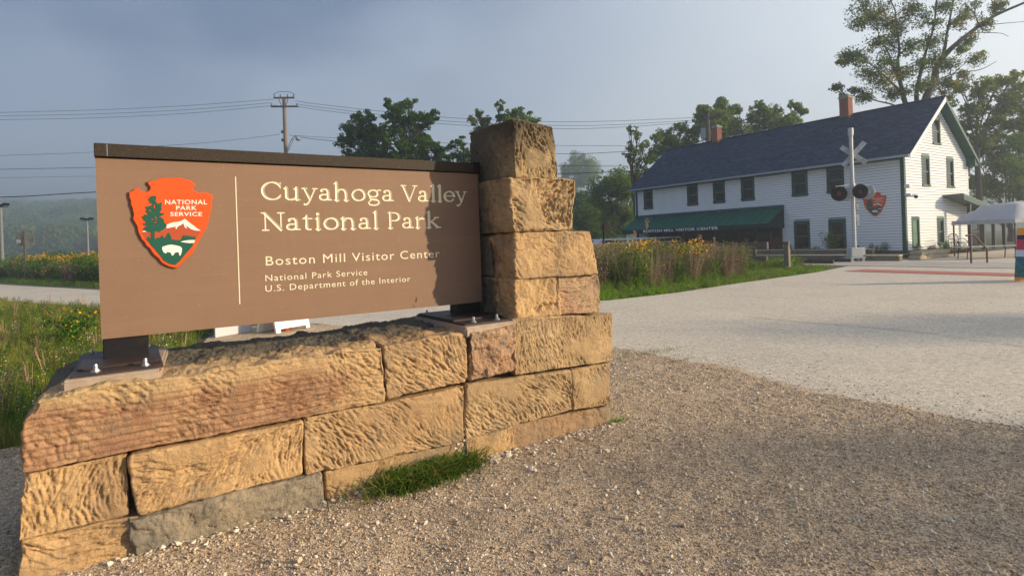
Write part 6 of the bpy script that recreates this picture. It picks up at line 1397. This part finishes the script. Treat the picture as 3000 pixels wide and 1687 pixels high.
sow('dark_undergrowth', [(-40, 45), (-23.3, 31.6), (-12, 24.6), (-2, 19.8), (-2, 22), (-12, 27), (-24, 34.5), (-42, 48)], 2400, DARKW, 1.0, 1.55, tilt=.12)
def mid(x, y): return vnoise(x * .35, y * .35, seed=3) > -.28
sow('goldenrod_bank', BANK, 3600, GOLD, .85, 1.35, dens=mid, tilt=.1)
# right hand bed between path and railway
BEDL = [(2.2, 14.2), (4.33, 15.6), (6.8, 17.85), (11.0, 21.4), (13.2, 24.0), (12.6, 25.6), (9, 27.5), (1, 31), (-4, 26), (-2, 17)]
sow('bed_lawn', BEDL, 20000, LAWN, 1.0, 1.8)
BED = [(1.8, 15.9), (3.9, 16.6), (5.9, 18.1), (7.8, 19.7), (8.7, 21.3), (8.0, 24.2), (4, 28), (-3, 30), (-3, 18)]
sow('dry_meadow_bed', BED, 1450, BROWN_, .9, 1.35, tilt=.12)
sow('goldenrod_bed', BED, 430, GOLD, .76, 1.08, dens=lambda x, y: vnoise(x * .5, y * .5, seed=8) > .02, tilt=.1)
sow('tall_grass_edge', [(1.9, 15.6), (4.0, 16.5), (6.0, 18.0), (7.8, 19.6), (7.5, 20.5), (5.4, 18.9), (3.4, 17.4), (1.7, 16.8)], 420, TUFT, .4, .75)
sow('weeds_by_post', [(8.9, 22.3), (10.2, 23.2), (12.6, 24.6), (12.2, 25.8), (9.8, 25), (8.6, 23.6)], 170, proto_col('low_weeds', [weed_proto(81, .42, 120, .07, gl_, wide=.18), weed_proto(82, .45, 110, .07, wl2, wide=.18)]), .7, 1.2)
sow('green_weeds_bed', BED, 680, proto_col('leafy_weeds', [weed_proto(84, .95, 240, .09, wm, wide=.2, stems=8), weed_proto(85, 1.0, 240, .08, wl2, wide=.2, stems=8), weed_proto(86, .9, 200, .09, gl_, wide=.2, stems=7)]), .8, 1.3, dens=lambda x, y: vnoise(x * .8, y * .8, seed=12) > -.05, tilt=.12)
# plants along the building
def hpoly(*p): return [hw(a, b)[:2] for a, b in p]
sow('foundation_plants', hpoly((-1.3, .3), (-.15, .3), (-.15, 9), (-1.3, 9)), 130, DARKW, .25, .6, zz=.2)
sow('foundation_plants', hpoly((-.2, -.9), (5.5, -.9), (5.5, -.25), (-.2, -.25)), 90, DARKW, .25, .55, zz=.2)
bq = G(2432, 742, .2); sh = weed_proto(91, 1.25, 700, .12, wm, wide=.40, stems=16); setp(sh, 'tall bushy green plant in front of the second ground floor window', 'shrub'); sh.name = 'shrub'
p_ = HX.o + HX.y * LY(*Z7(490, 1100))[0] - HX.x * .8; sh.location = (p_[0], p_[1], .2)
fn_ = weed_proto(92, .55, 620, .085, leafmat('fern_leaves', [(.05, .12, .02), (.09, .20, .03)], .3), 1, yel, .05, .26, .12, 12, 3); fn_.name = 'flowering_bush'; q = G(205, 1010); fn_.location = (q[0], q[1], -.02); setp(fn_, 'feathery bright green bush with a few yellow flowers just left of the sign', 'bush')
gb = weed_proto(93, .75, 800, .06, wm, wide=.30, stems=18); gb.name = 'round_bush'; q = P(1815, 780, 18.); gb.location = (q[0], 18., -.02); setp(gb, 'round grey green bush among the dry meadow plants just right of the pier', 'bush'); gb.scale = (1, 1, .95)
# seed plumes standing above the bed
pl_m = leafmat('seed_plume', [(.40, .26, .17), (.5, .36, .25)], .3)
for i, (u, v, hh) in enumerate(((1895, 640, .0), (2050, 688, 0), (2092, 695, 0), (1860, 676, 0))):
    r = np.random.default_rng(i + 5); Y = 19.5 + i * .4; q = P(u, v, Y); mb = MB(); mb.tube([(0, 0, 0), (.03, 0, q[2] * .6), (.0, 0, q[2])], [.008, .006, .003], 5)
    st_ = mb.build('reed_plume', gl_); v, f = leafquads(np.stack([r.normal(0, .03, 60), r.normal(0, .03, 60), q[2] - .38 * r.random(60)], 1), .075, r, .25, -.8); link('seed_head', npmesh('seed_head', v, f, r.random(60)), pl_m, st_); st_.location = (q[0], Y, 0)
    setp(st_, ['tallest pinkish seed plume standing before the awning', 'upright seed plume in front of the awning lettering end', 'slender curved seed plume right of the middle of the flower bed', 'thin seed plume at the left end of the awning'][i], 'plant', 'seed plumes above the flower bed')
# grass clump at the foot of the wall and small weeds on the gravel
def tuft(name, s0, d0, n, h, spread, lab, mt=gd, world=None):
    r = np.random.default_rng(int(abs(s0) * 100) + n); V = []; F4 = []; F3 = []; a4 = []; a3 = []
    for b in range(n):
        bx, by = r.normal(0, spread[0]), r.normal(0, spread[1]) * .6; a = r.uniform(0, 6.28); hh = h * r.uniform(.35, 1.1); ln = hh * r.uniform(.3, 1.7); dx, dy = math.cos(a) * ln, math.sin(a) * ln * .8; w = .0028; px_, py_ = -math.sin(a) * w, math.cos(a) * w; k = len(V); q = r.random() * .9
        for t in (0, .35, .7): V += [(bx + dx * t ** 1.6 - px_, by + dy * t ** 1.6 - py_, hh * (t - .35 * t * t)), (bx + dx * t ** 1.6 + px_, by + dy * t ** 1.6 + py_, hh * (t - .35 * t * t))]
        V.append((bx + dx, by + dy, hh * (.62 - .1 * r.random()))); F4 += [(k, k + 1, k + 3, k + 2), (k + 2, k + 3, k + 5, k + 4)]; F3.append((k + 4, k + 5, k + 6)); a4 += [q, q]; a3.append(q)
    o = link(name, npmesh(name, V, [np.array(F4), np.array(F3)], a4 + a3), mt); p = SF.w(s0, d0) if world is None else world; o.location = (p[0], p[1], -.005); o.rotation_euler = (0, 0, SF.rz); return setp(o, lab, 'grass')
tuft('grass_clump', .33, -.14, 900, .20, (.15, .085), 'dark green grass clump growing at the foot of the stone wall', gd)
tuft('grass_clump', .66, -.10, 420, .19, (.07, .045), 'smaller upright tuft at the right end of the grass clump by the wall', gd)
q = G(1805, 1235); tuft('small_weed', 0, 0, 90, .05, (.05, .04), 'tiny green weed at the right foot of the wall', gl_, world=q)
q = G(1880, 1038); tuft('verge_tufts', 0, 0, 260, .05, (.40, .10), 'thin strip of yellow green grass where gravel meets the pale path', gm, world=q)
q = G(1980, 1060); tuft('verge_tufts', 0, 0, 70, .045, (.15, .05), 'sparse short grass right of the strip at the gravel edge', gm, world=q)
q = G(470, 985); tuft('verge_tufts', 0, 0, 500, .12, (.5, .5), 'grass patch behind the wall under the left part of the sign', gl_, world=q)

# ------------------------------------------------------------------ wooded hill and haze
def hill(name, X0, X1, Yn, depth, H, seed, n=(90, 26)):
    xs_ = np.linspace(X0, X1, n[0]); ts = np.linspace(0, 1, n[1]); X, T = np.meshgrid(xs_, ts, indexing='ij'); Y = Yn + T * depth
    Z = H * (1 - .62 / (1 + np.exp(-(X + 120) / 70))) * (1 - (1 - T) ** 1.7) * (1 + .35 * fbm(X * .003, T * 1.5, o=3, seed=seed)) - 1.5
    nv = np.arange(X.size).reshape(X.shape); f = np.stack([nv[:-1, :-1].ravel(), nv[1:, :-1].ravel(), nv[1:, 1:].ravel(), nv[:-1, 1:].ravel()], 1)
    return X, Y, Z, link(name, npmesh(name, np.stack([X.ravel(), Y.ravel(), Z.ravel()], 1), f), M['soil'], kind='structure')
X, Y, Z, _o = hill('hill', -1100, 700, 300, 1000, 100, 5)
# canopy: crowns of leaf clusters instanced over the slope as one far-off wood
def crown_proto(i, mt):
    r = np.random.default_rng(i); n = 1500; d = r.normal(size=(n, 3)); d /= np.linalg.norm(d, axis=1, keepdims=True); d[:, 2] = np.abs(d[:, 2]) * .95 - .15
    lump = 1 + .35 * fbm(d[:, 0] * 2.2 + i, d[:, 1] * 2.2, d[:, 2] * 2.2, 2, i); C = d * lump[:, None] * r.uniform(.82, 1.02, (n, 1)); v, f = leafquads(C, .13, r, .9, 0)
    return link('far_crown', npmesh('far_crown', v, f, r.random(n) * .5), mt)
fc_ = proto_col('far_crowns', [crown_proto(i, [LV['green'], LV['dark'], LV['olive'], LV['green']][i]) for i in range(4)])
n = 7000; xi = rng.uniform(-1100, 700, n); tt = rng.random(n) ** 1.3; ix = np.clip(((xi + 1100) / 1800 * 89).astype(int), 0, 89); it = np.clip((tt * 25).astype(int), 0, 25)
scatter('hillside_forest', np.stack([xi, 300 + tt * 1000, Z[ix, it] + 7], 1), zrot(n, .1), np.stack([rng.uniform(8, 15, n)] * 2 + [rng.uniform(9, 16, n)], 1), fc_)
# field margin bushes in front of the hill
n = 260; xi = rng.uniform(-260, 60, n); yi = rng.uniform(110, 270, n)
scatter('field_margin_bushes', np.stack([xi, yi, np.full(n, .6)], 1), zrot(n, .1), np.stack([rng.uniform(2, 4.5, n)] * 2 + [rng.uniform(1.2, 2.8, n)], 1), fc_)
sow('field', [(-150, 60), (-40, 50), (-3, 32), (10, 60), (40, 140), (-200, 150)], 3500, DARKW, .8, 1.5)
hz = MB().box(-1300, 900, -30, 1380, -1.5, 140).build('haze', None); setp(hz, kind='stuff')
hm = bpy.data.materials.new('haze'); hm.use_nodes = True; t_ = hm.node_tree; t_.nodes.clear(); pv = N(t_, 'ShaderNodeVolumePrincipled'); pv.inputs['Density'].default_value = .0019; pv.inputs['Color'].default_value = (.80, .89, 1, 1); pv.inputs['Anisotropy'].default_value = .6
oo = N(t_, 'ShaderNodeOutputMaterial'); t_.links.new(pv.outputs[0], oo.inputs['Volume']); hz.data.materials.append(hm)
try: hm.cycles.homogeneous_volume = True
except Exception: pass
